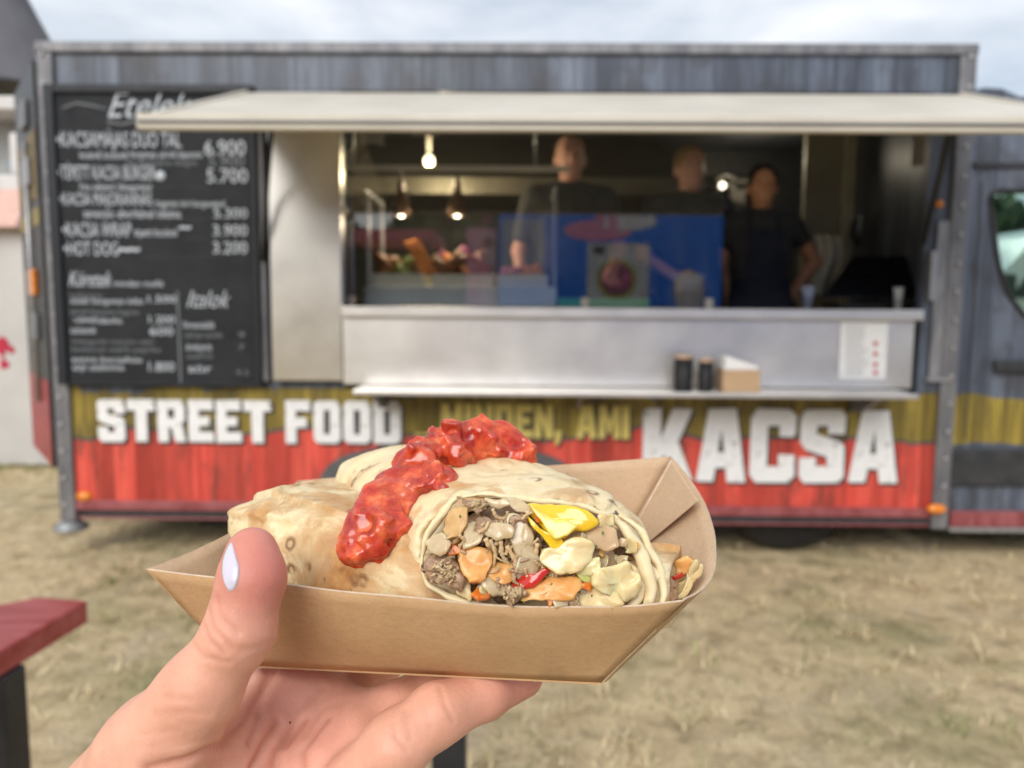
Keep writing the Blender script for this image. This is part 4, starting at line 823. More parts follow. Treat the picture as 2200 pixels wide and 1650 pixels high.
M_SPL = pm('crimson_paint', (.50,.02,.06), (.4,.015,.05), rough=.6, scale=20)
for px, py, r, k in ((4, 745, .055, 1), (24, 752, .022, 2), (8, 782, .03, 3)): flat_poly('paint_mark', [splat(px, py, r, 14, k)], YW-.003, M_SPL, cw, .001)
# white trailer farther back, seen in the gap
YT = 8.2
tr_ = thing('white_trailer', (AT(0, 300, YT)[0]-1.0, YT, 0), 'white trailer with a raised flap standing behind the container stall', 'trailer')
a0, a1 = AT(-220, 205, YT), AT(46, 425, YT)
M_TW = pm('trailer_white', (.62,.62,.6), (.5,.5,.49), rough=.5, scale=4)
box('top_band', a0[0], a1[0], YT, YT+1.8, AT(20,235,YT)[2], AT(20,205,YT)[2], M_TW, tr_, .02); box('lower_band', a0[0], a1[0]+.05, YT, YT+1.8, .5, AT(20,375,YT)[2], M_TW, tr_, .02)
box('recess_wall', a0[0]+.02, a1[0]-.02, YT+.5, YT+1.75, AT(20,375,YT)[2]+.002, AT(20,235,YT)[2]-.002, pm('trailer_grey', (.22,.23,.23), (.34,.35,.34), rough=.5, scale=3), tr_)
hexa('side_post', [AT(24,372,YT+.1), AT(44,372,YT+.1), AT(44,372,YT+.2), AT(24,372,YT+.2), AT(20,285,YT+.1), AT(36,285,YT+.1), AT(36,285,YT+.2), AT(20,285,YT+.2)], M_TW, tr_)
box('blue_label', AT(-2,320,YT)[0]-.2, AT(14,320,YT)[0], YT+.45, YT+.49, AT(0,342,YT)[2], AT(0,328,YT)[2], pm('blue_label', (.2,.36,.62), rough=.5), tr_)
for x in (a0[0]+.4, a1[0]-.5): lathe('wheel', [(.0,-.1),(.2,-.1),(.3,-.07),(.3,.07),(.2,.1),(0,.1)], (x, YT+.3, .3), M_BLACK, tr_, 24, 'y')
# dark grey marquee
YQ = 11.0
q = [AT(-60,-160,YQ), AT(72,160,YQ)]
tn = thing('grey_marquee', (q[0][0]-.6, YQ+1, 0), 'dark grey marquee tent with a steep curved roof rising behind the trailer', 'tent')
cx_, zt_q, ze = AT(-150, -260, YQ)[0], AT(-150, -300, YQ)[2], AT(70, 160, YQ)[2]
V = []; ns, nr = 40, 12; rad = abs(AT(66, 150, YQ)[0]-cx_)
for i in range(nr):
    u = i/(nr-1); r = rad*(u**1.35 if u < 1 else 1); z = zt_q+(ze-zt_q)*u
    for j in range(ns): a = 2*math.pi*j/ns; V.append((cx_+max(r,.02)*math.cos(a), YQ+rad+max(r,.02)*math.sin(a)*1.0, z))
mesh_obj('canopy', V, [(i*ns+j, (i+1)*ns+j, (i+1)*ns+(j+1)%ns, i*ns+(j+1)%ns) for i in range(nr-1) for j in range(ns)], pm('grey_canvas', (.10,.10,.115), (.13,.13,.145), rough=.8, scale=3, stretch=(1,1,.3)), tn, True)
for j in range(0, ns, 5):
    a = 2*math.pi*j/ns; tube('pole', [(cx_+rad*.98*math.cos(a), YQ+rad+rad*.98*math.sin(a), 0), (cx_+rad*.98*math.cos(a), YQ+rad+rad*.98*math.sin(a), ze+.02)], .035, M_DARK, tn, 8)
tube('edge_cord', [(cx_+rad*math.cos(a), YQ+rad+rad*math.sin(a), ze) for a in np.linspace(0, 2*math.pi, 41)], .03, M_DARK, tn, 6)

# red picnic bench whose end shows at the left
M_REDW = pm('red_painted_wood', (.30,.035,.035), (.40,.085,.08), rough=.35, scale=7, stretch=(1,6,6), bmp=.12, coat=.25)
ZTB = .62
def tb(px, py): return GR(px, py, ZTB)
p0, p1, p2, p3 = tb(188, 1290), tb(85, 1281), tb(-500, 1400), tb(-330, 1590)
bench = thing('red_table', (tb(-100, 1420)[0], tb(-100, 1420)[1], 0), 'glossy dark red wooden table end on black legs', 'table')
Pq = [p1, p2, p3, p0]
hexa('top', [tuple(np.array(p)-np.array([0,0,.045])) for p in Pq]+[tuple(p) for p in Pq], M_REDW, bench, .004)
M_LEG = pm('black_metal_leg', (.014,.015,.017), (.025,.026,.03), rough=.45, scale=15)
lg = GR(5, 1440, ZTB-.045); d_ = np.array([p2[0]-p1[0], p2[1]-p1[1], 0]); d_ /= np.linalg.norm(d_)
for dd in (0, .75):
    c = lg+d_*dd; box('leg', c[0]-.04, c[0]+.022, c[1]-.03, c[1]+.03, 0, ZTB-.046, M_LEG, bench, .005)
# black post with a flat cap
pp = AT(966, 1600, 1.62); hp = AT(966, 1440, 1.62)[2]
po = thing('black_post', (pp[0], 1.62, 0), 'square black metal post standing in the grass below the hand', 'post')
box('shaft', pp[0]-.037, pp[0]+.037, 1.585, 1.655, 0, hp, M_LEG, po, .004); box('base_plate', pp[0]-.09, pp[0]+.09, 1.53, 1.71, 0, .012, M_LEG, po, .003); box('cap', pp[0]-.04, pp[0]+.04, 1.582, 1.658, hp+.001, hp+.014, M_LEG, po, .003)

# ---- behind the photographer: what the glass and steel of the truck mirror
def mir(px, py, yreal):            # place behind the camera seen at a pixel in the glass screen
    p = AT(px, py, 2*YG-yreal); return np.array([p[0], yreal, p[2]])
YA = -5.2
ad = thing('advert_trailer', (mir(1400, 600, YA)[0], YA-1, 0), 'blue advertising trailer with a washing machine picture, mirrored in the glass', 'trailer')
ax0, ax1 = mir(1072, 500, YA)[0], mir(1990, 500, YA)[0]
box('body', ax0, ax1, YA-2.2, YA, .25, 3.4, pm('blue_panel', (.012,.20,.86), (.010,.17,.78), rough=.45, scale=1.2), ad, .02)
def disc(name, px, py, rx, rz, m, off, n=32):
    c = mir(px, py, YA); return mesh_obj(name, [(c[0]+rx*math.cos(a), YA+off, c[2]+rz*math.sin(a)) for a in np.linspace(0, 2*math.pi, n, endpoint=False)]+[(c[0]+rx*math.cos(a), YA+off-.002, c[2]+rz*math.sin(a)) for a in np.linspace(0, 2*math.pi, n, endpoint=False)], [tuple(range(n-1,-1,-1)), tuple(range(n, 2*n))]+[(i, (i+1)%n, n+(i+1)%n, n+i) for i in range(n)], m, ad)
M_PINKP = pm('pink_print', (.75,.25,.42), (.7,.32,.5), rough=.5, scale=2); M_WP = pm('white_print', (.8,.8,.82), rough=.5, scale=2)
disc('logo_swoosh', 1285, 495, .55, .17, M_PINKP, .004); disc('logo_swoosh', 1345, 478, .5, .12, M_WP, .008)
for k in range(5): disc('logo_letter', 1290+k*27, 470+(k % 2)*8, .075, .13, M_WP if k > 1 else M_PINKP, .012, 16)
a, b_ = mir(1262, 522, YA), mir(1392, 660, YA); box('machine_picture', a[0], b_[0], YA+.003, YA+.006, b_[2], a[2], pm('pale_machine', (.62,.64,.68), rough=.5, scale=2), ad)
disc('machine_door', 1325, 600, .33, .33, pm('olive_ring', (.42,.42,.1), rough=.5), .008); disc('machine_door', 1325, 600, .26, .26, pm('plum_drum', (.2,.03,.1), (.5,.1,.25), rough=.4, scale=4, lo=.45, hi=.55), .012)
a, b_ = mir(1275, 530, YA), mir(1300, 545, YA); box('machine_panel', a[0], b_[0], YA+.008, YA+.011, b_[2], a[2], M_DARK, ad)
disc('picture_child', 1480, 625, .26, .34, pm('child_print', (.5,.5,.55), (.25,.15,.12), rough=.5, scale=3), .004)
a, b_ = mir(1080, 470, YA), mir(1168, 600, YA); box('pale_panel', a[0], b_[0], YA+.003, YA+.006, b_[2], a[2], pm('pale_blue_print', (.33,.38,.55), (.26,.32,.52), rough=.5, scale=2), ad)
for x in (ax0+.8, ax1-1.2): lathe('wheel', [(0,-.12),(.22,-.12),(.34,-.08),(.34,.08),(.22,.12),(0,.12)], (x, YA-.25, .34), M_BLACK, ad, 28, 'y')
# pink stall beside it
YP = -5.6
ps = thing('pink_stall', (mir(1020, 600, YP)[0], YP, 0), 'pink stall front with round dark dots, mirrored in the glass', 'stall')
a, b_ = mir(1002, 432, YP), mir(1064, 640, YP); box('front', a[0], b_[0], YP-1.2, YP, 0, 2.5, pm('pink_front', (.66,.30,.45), (.6,.22,.4), rough=.5, scale=2), ps)
a, b_ = mir(1036, 432, YP), mir(1064, 640, YP); box('stripe', a[0], b_[0], YP+.002, YP+.01, .3, 2.4, pm('rose_stripe', (.74,.52,.55), rough=.5), ps)
for py in (470, 520, 575): c = mir(1048, py, YP); lathe('dot', [(0,.014),(.09,.012),(.09,0)], (c[0], YP+.011, c[2]), M_PINKP if py > 560 else MF[3], ps, 18, 'y')
# gazebo with a red valance and a white van
YZ = -7.5
gz = thing('red_gazebo', (mir(820, 600, YZ)[0], YZ, 0), 'red topped gazebo on dark posts, mirrored faintly in the glass', 'gazebo')
a, b_ = mir(740, 492, YZ), mir(930, 515, YZ); box('valance', a[0], b_[0], YZ-2.4, YZ, b_[2], a[2], pm('red_canvas', (.55,.08,.10), (.6,.2,.25), rough=.7, scale=1), gz)
for x in (a[0]+.1, b_[0]-.1):
    for y in (YZ-.1, YZ-2.3): box('post', x-.03, x+.03, y-.03, y+.03, 0, b_[2]-.001, M_LEG, gz)
vn = thing('white_van', (7.6, -3.2, 0), 'white delivery van parked across from the truck, mirrored in the cab window', 'van')
M_VW = pm('van_white', (.74,.75,.75), (.68,.69,.69), rough=.3, scale=2, coat=.4)
pr_ = [(5.2,.35),(5.2,1.2),(5.9,1.35),(6.6,2.15),(7.0,2.3),(10.4,2.3),(10.5,2.1),(10.5,.35)]
V = [(x, y, z) for y in (-4.6,-2.7) for x, z in pr_]; n_ = len(pr_)
mesh_obj('body', V, [tuple(range(n_-1,-1,-1)), tuple(range(n_, 2*n_))]+[(i, (i+1)%n_, n_+(i+1)%n_, n_+i) for i in range(n_)], M_VW, vn)
hexa('side_window', [(6.3,-2.699,1.35),(7.3,-2.699,1.35),(7.3,-2.69,1.35),(6.3,-2.69,1.35),(6.75,-2.699,2.0),(7.3,-2.699,2.0),(7.3,-2.69,2.0),(6.75,-2.69,2.0)], M_DARK, vn)
box('mirror', 6.0, 6.2, -2.68, -2.4, 1.25, 1.65, M_DARK, vn, .03)
for x in (6.1, 9.5): lathe('wheel', [(0,-.11),(.22,-.12),(.34,-.08),(.34,.08),(.22,.12),(0,.11)], (x, -2.75, .34), M_BLACK, vn, 28, 'y')
# row of trees behind the fairground
def tree_row():
    rs = np.random.default_rng(3); V = []; T3 = []; C = []
    for k in range(26):
        cx, cy, hh = -26+k*2.2+rs.normal()*.5, -19+rs.normal()*1.2, rs.uniform(3.4, 4.8)
        for i in range(650):
            d = rs.normal(size=3); d /= np.linalg.norm(d); r = rs.uniform(.55, 1)**.5
            c = np.array([cx, cy, hh*.52])+d*r*np.array([1.9,1.9,hh*.5]); u = rs.normal(size=3); u /= np.linalg.norm(u); w = np.cross(u, rs.normal(size=3)); w /= np.linalg.norm(w); s_ = rs.uniform(.35,.75); b0 = len(V)
            V += [c-u*s_, c+w*s_*.6, c+u*s_, c-w*s_*.6]; T3.append((b0,b0+1,b0+2,b0+3))
    tag(fast_mesh('tree_row', np.array(V), np.array(T3), pm('dark_leaves', (.035,.055,.018), (.07,.095,.03), rough=.7, scale=1.5), origin=np.zeros(3), smooth=False), 'dense dark row of trees beyond the stalls, mirrored in the steel', 'trees', kind='stuff')
tree_row()
# ================================================================== FOREGROUND: kraft tray
def card_mat(name, c, c2):
    m, t, b = new_mat(name); v = coords(t)
    fib = noise(t, coords(t, (1, 1, 4)), 700, 5, .7); spk = noise(t, v, 420, 3, .6); soft = noise(t, v, 35, 4)
    col = ramp(t, [(.3, c2), (.7, c)], soft).outputs['Color']
    col = mixc(t, .5, col, ramp(t, [(.3, (.78,.76,.73)), (.7, (1.14,1.13,1.1))], fib).outputs['Color'], 'MULTIPLY')
    col = mixc(t, ramp(t, [(.72, 0), (.8, .55)], spk).outputs['Color'], col, (.2,.13,.08))
    col = mixc(t, .55, col, ramp(t, [(.3, (.82,.80,.77)), (.5, (1,1,1)), (.72, (1.16,1.15,1.12))], noise(t, coords(t, (1,1,2.2)), 260, 6, .75)).outputs['Color'], 'MULTIPLY')
    col = mixc(t, ramp(t, [(.64, 0), (.74, .28)], noise(t, v, 28, 3, .5)).outputs['Color'], col, (.30,.185,.095))
    t.links.new(col, b.inputs['Base Color']); b.inputs['Roughness'].default_value = .75; b.inputs['Specular IOR Level'].default_value = .25
    bump(t, b, fib, .25, .0002); return m
M_CARD = card_mat('kraft_outside', (.56,.36,.19), (.50,.315,.16)); M_CARDIN = card_mat('kraft_inside', (.61,.435,.285), (.55,.385,.245)); M_CARDE = pm('card_edge', (.66,.53,.39), (.55,.42,.3), rough=.85, scale=300)
D = dict(FL=(312,1225,.2924), FR=(1470,1291,.2546), BR=(1442,981,.3799), BL=(640,1033,.4175), bFL=(512,1429,.3041), bFR=(1292,1467,.2771), bBR=(1326,1184,.3849), bBL=(748,1174,.4120))
TP = {k: PX(*v) for k, v in D.items()}
paper = thing('paper_tray', (TP['bFL']+TP['bFR']+TP['bBR']+TP['bBL'])/4, 'brown kraft paper food tray with folded corners held in the hand', 'food tray')
def crv(pts, n):                     # smooth curve through points
    pts = np.asarray(pts, float); t = np.concatenate([[0], np.cumsum(np.linalg.norm(np.diff(pts, axis=0), axis=1))]); t /= t[-1]
    m = np.gradient(pts, t, axis=0); u = np.linspace(0, 1, n); o = []
    for x in u:
        i = min(np.searchsorted(t, x, 'right')-1, len(pts)-2); h = t[i+1]-t[i]; s = (x-t[i])/h
        o.append((2*s**3-3*s*s+1)*pts[i]+(s**3-2*s*s+s)*h*m[i]+(-2*s**3+3*s*s)*pts[i+1]+(s**3-s*s)*h*m[i+1])
    return np.array(o)
CT = (TP['bFL']+TP['bFR']+TP['bBR']+TP['bBL'])/4+np.array([0,0,.02])
def wall(name, rim, b0, b1, bulge=.0, n=40, k=10, th=.0007):
    rim = crv(rim, n); bot = np.linspace(b0, b1, n); V = []
    nrm = np.cross(rim[-1]-rim[0], bot[n//2]-rim[n//2]); nrm /= np.linalg.norm(nrm)
    if np.dot(nrm, rim[n//2]-CT) < 0: nrm = -nrm
    for off in (0, -th):
        for j in range(k):
            v = j/(k-1)
            for i in range(n):
                u = i/(n-1); p = bot[i]*(1-v)+rim[i]*v+nrm*(bulge*math.sin(math.pi*u)*math.sin(math.pi*v*.9)+off+.00025*math.sin(u*23+v*5)*v); V.append(p)
    o = n*k; Fc = []
    for j in range(k-1):
        for i in range(n-1):
            a = j*n+i; Fc.append((a, a+1, a+n+1, a+n)); Fc.append((o+a, o+a+n, o+a+n+1, o+a+1))
    for i in range(n-1): a = (k-1)*n+i; Fc.append((a, a+1, o+a+1, o+a)); Fc.append((i+1, i, o+i, o+i+1))
    for j in range(k-1): Fc.append((j*n, (j+1)*n, o+(j+1)*n, o+j*n)); a = j*n+n-1; Fc.append((a+n, a, o+a, o+a+n))
    w = mesh_obj(name, V, Fc, M_CARD, paper, False); w.data.materials.append(M_CARDE); w.data.materials.append(M_CARDIN)
    for p in w.data.polygons: p.use_smooth = True
    q = 2*(n-1)*(k-1)
    for i, p in enumerate(w.data.polygons):
        if i < q: p.material_index = 2*(i % 2)
        if i >= q: p.use_smooth = False; p.material_index = int(i < q+2*(n-1) and (i-q) % 2 == 0)
    return w
front = wall('front_wall', [TP['FL'], PX(600,1252,.279), PX(900,1283,.264), PX(1200,1304,.256), PX(1360,1301,.2535), TP['FR']], TP['bFL'], TP['bFR'], .003)
back = wall('back_wall', [TP['BL'], PX(900,1012,.407), PX(1180,1000,.394), TP['BR']], TP['bBL'], TP['bBR'], .002)
left = wall('left_wall', [TP['FL'], PX(395,1193,.312), PX(480,1153,.338), PX(560,1100,.375), TP['BL']], TP['bFL'], TP['bBL'], -.002)
right = wall('right_wall', [TP['FR'], PX(1503,1268,.266), PX(1531,1232,.278), PX(1534,1160,.30), PX(1515,1085,.332), PX(1480,1025,.358), TP['BR']], TP['bFR'], TP['bBR'], .003)
mesh_obj('base', [TP['bFL'], TP['bFR'], TP['bBR'], TP['bBL']]+[TP[k]-np.array([0,0,.0007]) for k in ('bFL','bFR','bBR','bBL')], [(0,1,2,3),(7,6,5,4),(0,4,5,1),(1,5,6,2),(2,6,7,3),(3,7,4,0)], M_CARD, paper)
def gusset(name, pts, push):
    P = [PX(*p) for p in pts]; n = len(P); c = sum(P)/n
    V = P+[p+push for p in P]; mesh_obj(name, V, [tuple(range(n)), tuple(range(2*n-1, n-1, -1))]+[(i, n+i, n+(i+1)%n, (i+1)%n) for i in range(n)], M_CARDIN if 'fold' in name else M_CARD, paper)
inw = (CT-TP['BR']); inw /= np.linalg.norm(inw)
gusset('corner_fold', [(1444,990,.3765), (1501,1076,.330), (1398,1162,.352), (1332,1190,.374)], inw*.0009)
tube('crease', [PX(1443,990,.3755), PX(1338,1178,.3735)], .0006, M_CARDE, paper, 6)
# right end card seen from outside behind the front edge
gusset('corner_flap', [(1472,1292,.2552), (1508,1268,.2655), (1420,1352,.2665), (1300,1466,.2785), (1296,1466,.2775)], np.array([.0006,.0006,0]))

# ================================================================== wraps
def tortilla_mat(name, toast):
    m, t, b = new_mat(name); v = coords(t)
    big = noise(t, v, 42, 5, .6, .4); mid = noise(t, v, 130, 5, .65); fine = noise(t, v, 600, 4, .6)
    col = ramp(t, [(.25, (.72,.55,.29)), (.5, (.79,.65,.39)), (.78, (.83,.73,.52))], mid).outputs['Color']
    tm = math_n(t, 'ADD', math_n(t, 'MULTIPLY', big, .75), math_n(t, 'MULTIPLY', mid, .25))
    col = mixc(t, ramp(t, [(toast, 0), (toast+.06, .55), (toast+.16, .95)], tm).outputs['Color'], col, ramp(t, [(.3, (.36,.145,.038)), (.7, (.64,.36,.125))], mid).outputs['Color'])
    vo = N(t, 'ShaderNodeTexVoronoi', Scale=95.0); vo.feature = 'F1'; t.links.new(coords(t, (1,1,1)), vo.inputs['Vector'])
    ring = ramp(t, [(.10, .15), (.17, .9), (.24, .6), (.33, 0)], vo.outputs['Distance']).outputs['Color']
    sel = ramp(t, [(.5, 0), (.58, 1)], noise(t, v, 75, 2)).outputs['Color']
    col = mixc(t, math_n(t, 'MULTIPLY', ring, sel), col, (.20,.085,.03))
    ch = ramp(t, [(.66, 0), (.72, .9)], noise(t, v, 115, 4, .55, .6)).outputs['Color']
    col = mixc(t, math_n(t, 'MULTIPLY', ch, ramp(t, [(.52, 0), (.6, 1)], big).outputs['Color']), col, (.045,.025,.015))
    col = mixc(t, ramp(t, [(.70, 0), (.74, .8)], fine).outputs['Color'], col, (.3,.18,.08))
    t.links.new(col, b.inputs['Base Color']); b.inputs['Roughness'].default_value = .5; b.inputs['Specular IOR Level'].default_value = .45
    b.inputs['Subsurface Weight'].default_value = .25; b.inputs['Subsurface Radius'].default_value = (.004,.0025,.0012); b.inputs['Subsurface Scale'].default_value = 1
    bump(t, b, math_n(t, 'ADD', mid, math_n(t, 'MULTIPLY', fine, .3)), .3, .0008); return m
M_TORT = tortilla_mat('tortilla_toasted', .425); M_TORT2 = tortilla_mat('tortilla_pale', .51)
NT = 160
def ring_px(poly):
    """outline in pixels with depth -> NT points by angle round the centre"""
    P = np.array([PX(*p) for p in poly]); q = np.array([[p[0], -p[1]] for p in poly], float); c = (q.max(0)+q.min(0))/2; h = (q.max(0)-q.min(0))/2
    a = np.arctan2((q[:,1]-c[1])/h[1], (q[:,0]-c[0])/h[0]); o = np.argsort(a); a, P = a[o], P[o]
    a = np.concatenate([a-2*math.pi, a, a+2*math.pi]); P = np.concatenate([P,P,P]); th = np.linspace(-math.pi, math.pi, NT, endpoint=False)
    return np.stack([np.interp(th, a, P[:,i]) for i in range(3)], 1), th
def sst(a, b, x): x = np.clip((x-a)/(b-a), 0, 1); return x*x*(3-2*x)
RIMP = [(905,1190),(915,1142),(940,1098),(972,1066),(1000,1056),(1040,1060),(1110,1074),(1180,1080),(1250,1096),(1310,1116),(1360,1148),(1400,1200),(1424,1252),(1428,1290),(1385,1312),(1280,1320),(1150,1320),(1050,1312),(990,1294),(950,1268),(918,1232)]
def dface(x, y): return .2665+(1305-y)*(.018/240)+(1165-x)*.000006
r0, TH = ring_px([(x, y, dface(x, y)) for x, y in RIMP])
KA = [0, .15, .5, .85, 1.0]
CA = np.array([PX(1168,1195,.277), PX(1135,1172,.289), PX(1015,1103,.329), PX(912,1060,.366), PX(872,1046,.384)])
AA = [.046,.0455,.045,.039,.036]; BA = [.021,.0215,.0232,.0225,.0205]
uA = np.array([.985,.17,0]); vA = np.array([-.05,.22,.97])
def lerpk(s, K, Vv): Vv = np.asarray(Vv, float); return np.array([np.interp(s, K, Vv[:,i]) for i in range(3)]) if Vv.ndim == 2 else np.interp(s, K, Vv)
def ringA(s, shrink=0):
    c = lerpk(s, KA, CA); a, b = lerpk(s, KA, AA)-shrink, lerpk(s, KA, BA)-shrink
    e = np.stack([np.sign(np.cos(TH))*np.abs(np.cos(TH))**.8, np.sign(np.sin(TH))*np.abs(np.sin(TH))**.84], 1)
    E_ = c+e[:,:1]*a*uA+e[:,1:]*b*vA
    w = float(sst(0, .16, s)); cc = r0.mean(0); rr = r0+(cc-r0)*min(1, shrink/.03)
    return rr*(1-w)+E_*w
def wrinkle(V, amp, f, seed): return V+0
VA = []; s_out = np.concatenate([np.linspace(0, .2, 14), np.linspace(.2, .97, 40)[1:]])
wr = lambda p, k: .0011*vnoise(p*np.array([1,1,1]), 90, k)+.0006*vnoise(p, 210, k+1)
rows = []
# inner face, from inside to the rim
for s in (.34, .26, .18, .1, .04, .0): rows.append(('i', s))
for s in s_out: rows.append(('o', s))
for kind, s in rows:
    if kind == 'i':
        rg = ringA(s, .0034+.0025*min(1, s/.05)); g = rg
    else:
        g = ringA(s); c = g.mean(0); n = g-c; n /= np.linalg.norm(n, axis=1, keepdims=True)
        seam = .0016*sst(0, .02, (TH-(1.0-1.3*s)+math.pi) % (2*math.pi)-math.pi)*(1-sst(.0, 1.6, (TH-(1.0-1.3*s)+math.pi) % (2*math.pi)-math.pi))
        fold = -.0016*sst(.016, 0, np.abs(s-.42+.14*np.sin(TH-.6)))-.0012*sst(.02, 0, np.abs(s-.72+.1*np.cos(TH)))
        g = g+n*(wr(g, 3)*1.3+seam+fold)[:,None]
        if s < .12:   # ragged torn edge
            jag = vnoise(np.stack([TH*9, TH*0, TH*0], 1), 1.0, 11)*.0022+vnoise(np.stack([TH*24, TH*0, TH*0], 1), 1.0, 12)*.0012
            g = g-(_f[None,:]*jag[:,None])*(1-s/.12)
    VA.append(g)
# rounded closed end
g_end = VA[-1]; ce = g_end.mean(0); axd = CA[-1]-CA[-2]; axd /= np.linalg.norm(axd)
for k in (1,2,3,4,5):
    a = k/5*math.pi/2; VA.append(ce+(g_end-ce)*math.cos(a)*(1 if k < 5 else .02)+axd*.013*math.sin(a))
nr = len(VA); VAv = np.concatenate(VA); Q = np.array([(i*NT+j, i*NT+(j+1)%NT, (i+1)*NT+(j+1)%NT, (i+1)*NT+j) for i in range(nr-1) for j in range(NT)])
wrapA = thing('halved_wrap', CA[2]-np.array([0,0,.026]), 'cut tortilla wrap showing its filling, red salsa spooned across its top', 'wrap')
fast_mesh('tortilla', VAv, Q, M_TORT2, wrapA)

# wrap B, lying along the tray with its cut end at the right corner
KB = [0, .12, .35, .6, .85, 1]
CB = np.array([PX(592,1102,.352), PX(650,1128,.342), PX(790,1190,.322), PX(980,1228,.305), PX(1250,1250,.292), PX(1452,1262,.283)])
AB = [.031,.035,.037,.034,.028,.017]; BB = [.0085,.0165,.0215,.018,.0135,.012]
uB = np.array([-.34,-.94,.06]); vB = np.array([.02,.10,1.0]); vB /= np.linalg.norm(vB)
rowsB = []
for s in np.linspace(0, 1, 70):
    c = lerpk(s, KB, CB); a, b = lerpk(s, KB, AB), lerpk(s, KB, BB)
    e = np.stack([np.sign(np.cos(TH))*np.abs(np.cos(TH))**.68, np.sign(np.sin(TH))*np.abs(np.sin(TH))**.7], 1)
    g = c+e[:,:1]*a*uB+e[:,1:]*b*vB; n = e[:,:1]*uB/a+e[:,1:]*vB/b; n /= np.linalg.norm(n, axis=1, keepdims=True)
    dth = (TH-(1.25-.9*s)+math.pi) % (2*math.pi)-math.pi
    seam = .0030*sst(0, .025, dth)*(1-sst(0, 1.3, dth)); d2 = (TH-(.25+1.6*s)+math.pi) % (2*math.pi)-math.pi
    seam = seam+.0024*sst(0, .025, d2)*(1-sst(0, 1.0, d2)) 
    rowsB.append(g+n*(wr(g, 8)*1.0+seam-.0022*sst(.02,.0,np.abs(s-.10-.05*np.sin(TH*2)))-.0012*sst(.015,.0,np.abs(s-.30+.10*np.sin(TH+.5))))[:,None])
VB = [rowsB[0].mean(0)+(rowsB[0]-rowsB[0].mean(0))*k-np.array([1,0,.0])*x for k, x in ((.02,.004),(.55,.0038),(.85,.0026))]+rowsB
VB += [rowsB[-1].mean(0)+(rowsB[-1]-rowsB[-1].mean(0))*k for k in (.86,.84)]+[rowsB[-1].mean(0)+(rowsB[-1]-rowsB[-1].mean(0))*k-np.array([.01,0,0]) for k in (.8,.02)]
nr = len(VB); Q = np.array([(i*NT+j, (i+1)*NT+j, (i+1)*NT+(j+1)%NT, i*NT+(j+1)%NT) for i in range(nr-1) for j in range(NT)])
wrapB = thing('halved_wrap', CB[2]-np.array([0,0,.024]), 'toasted tortilla wrap half lying beneath the cut one beside the thumb', 'wrap')
fast_mesh('tortilla', np.concatenate(VB), Q, M_TORT, wrapB)

# ------------------------------------------------------------------ filling
def veg(name, c, c2, rough=.28, sss=.5, coat=.3, scale=160, bmp=.25, rad=(.006,.003,.0015), trans=0):
    return pm(name, c, c2, rough=rough, scale=scale, bmp=bmp, bdist=.0008, bscale=scale*2.2, sss=sss, sssr=rad, coat=coat, trans=trans)
MV = dict(onion=veg('cooked_onion', (.66,.52,.32), (.50,.37,.21), .2, .6, .5, 120, .25, (.006,.004,.002)), tan=veg('fried_tortilla_fold', (.66,.42,.18), (.54,.31,.11), .4, .4, .1), carrot=veg('carrot', (.80,.42,.14), (.70,.31,.08), .35, .5, .25), orange=veg('orange_pepper', (.80,.22,.03), (.7,.16,.02), .25),
    meat=pm('shredded_duck', (.52,.345,.215), (.32,.195,.115), rough=.45, scale=260, bmp=.9, bdist=.0016, bscale=420, sss=.2, coat=.15), yellow=veg('yellow_pepper', (.88,.58,.02), (.84,.5,.015), .15, .35, .7, 60, .05), yellow2=veg('yellow_pepper_flesh', (.88,.66,.14), (.85,.6,.1), .2, .45, .6, 60, .08),
    cabbage=veg('cooked_cabbage', (.84,.70,.40), (.74,.57,.28), .25, .6, .5, 70), green=veg('green_celery', (.58,.58,.20), (.45,.50,.13), .25), red=veg('red_pepper', (.62,.035,.02), (.5,.02,.012), .15, .3, .7, 80), shadow_onion=veg('onion_shaded', (.62,.45,.26), (.48,.33,.18), .3, .6, .4, 90), cream=veg('soaked_tortilla', (.80,.64,.35), (.66,.47,.22), .35, .5, .2, 90))  # shadow_onion is the onion colour darkened as if in shade
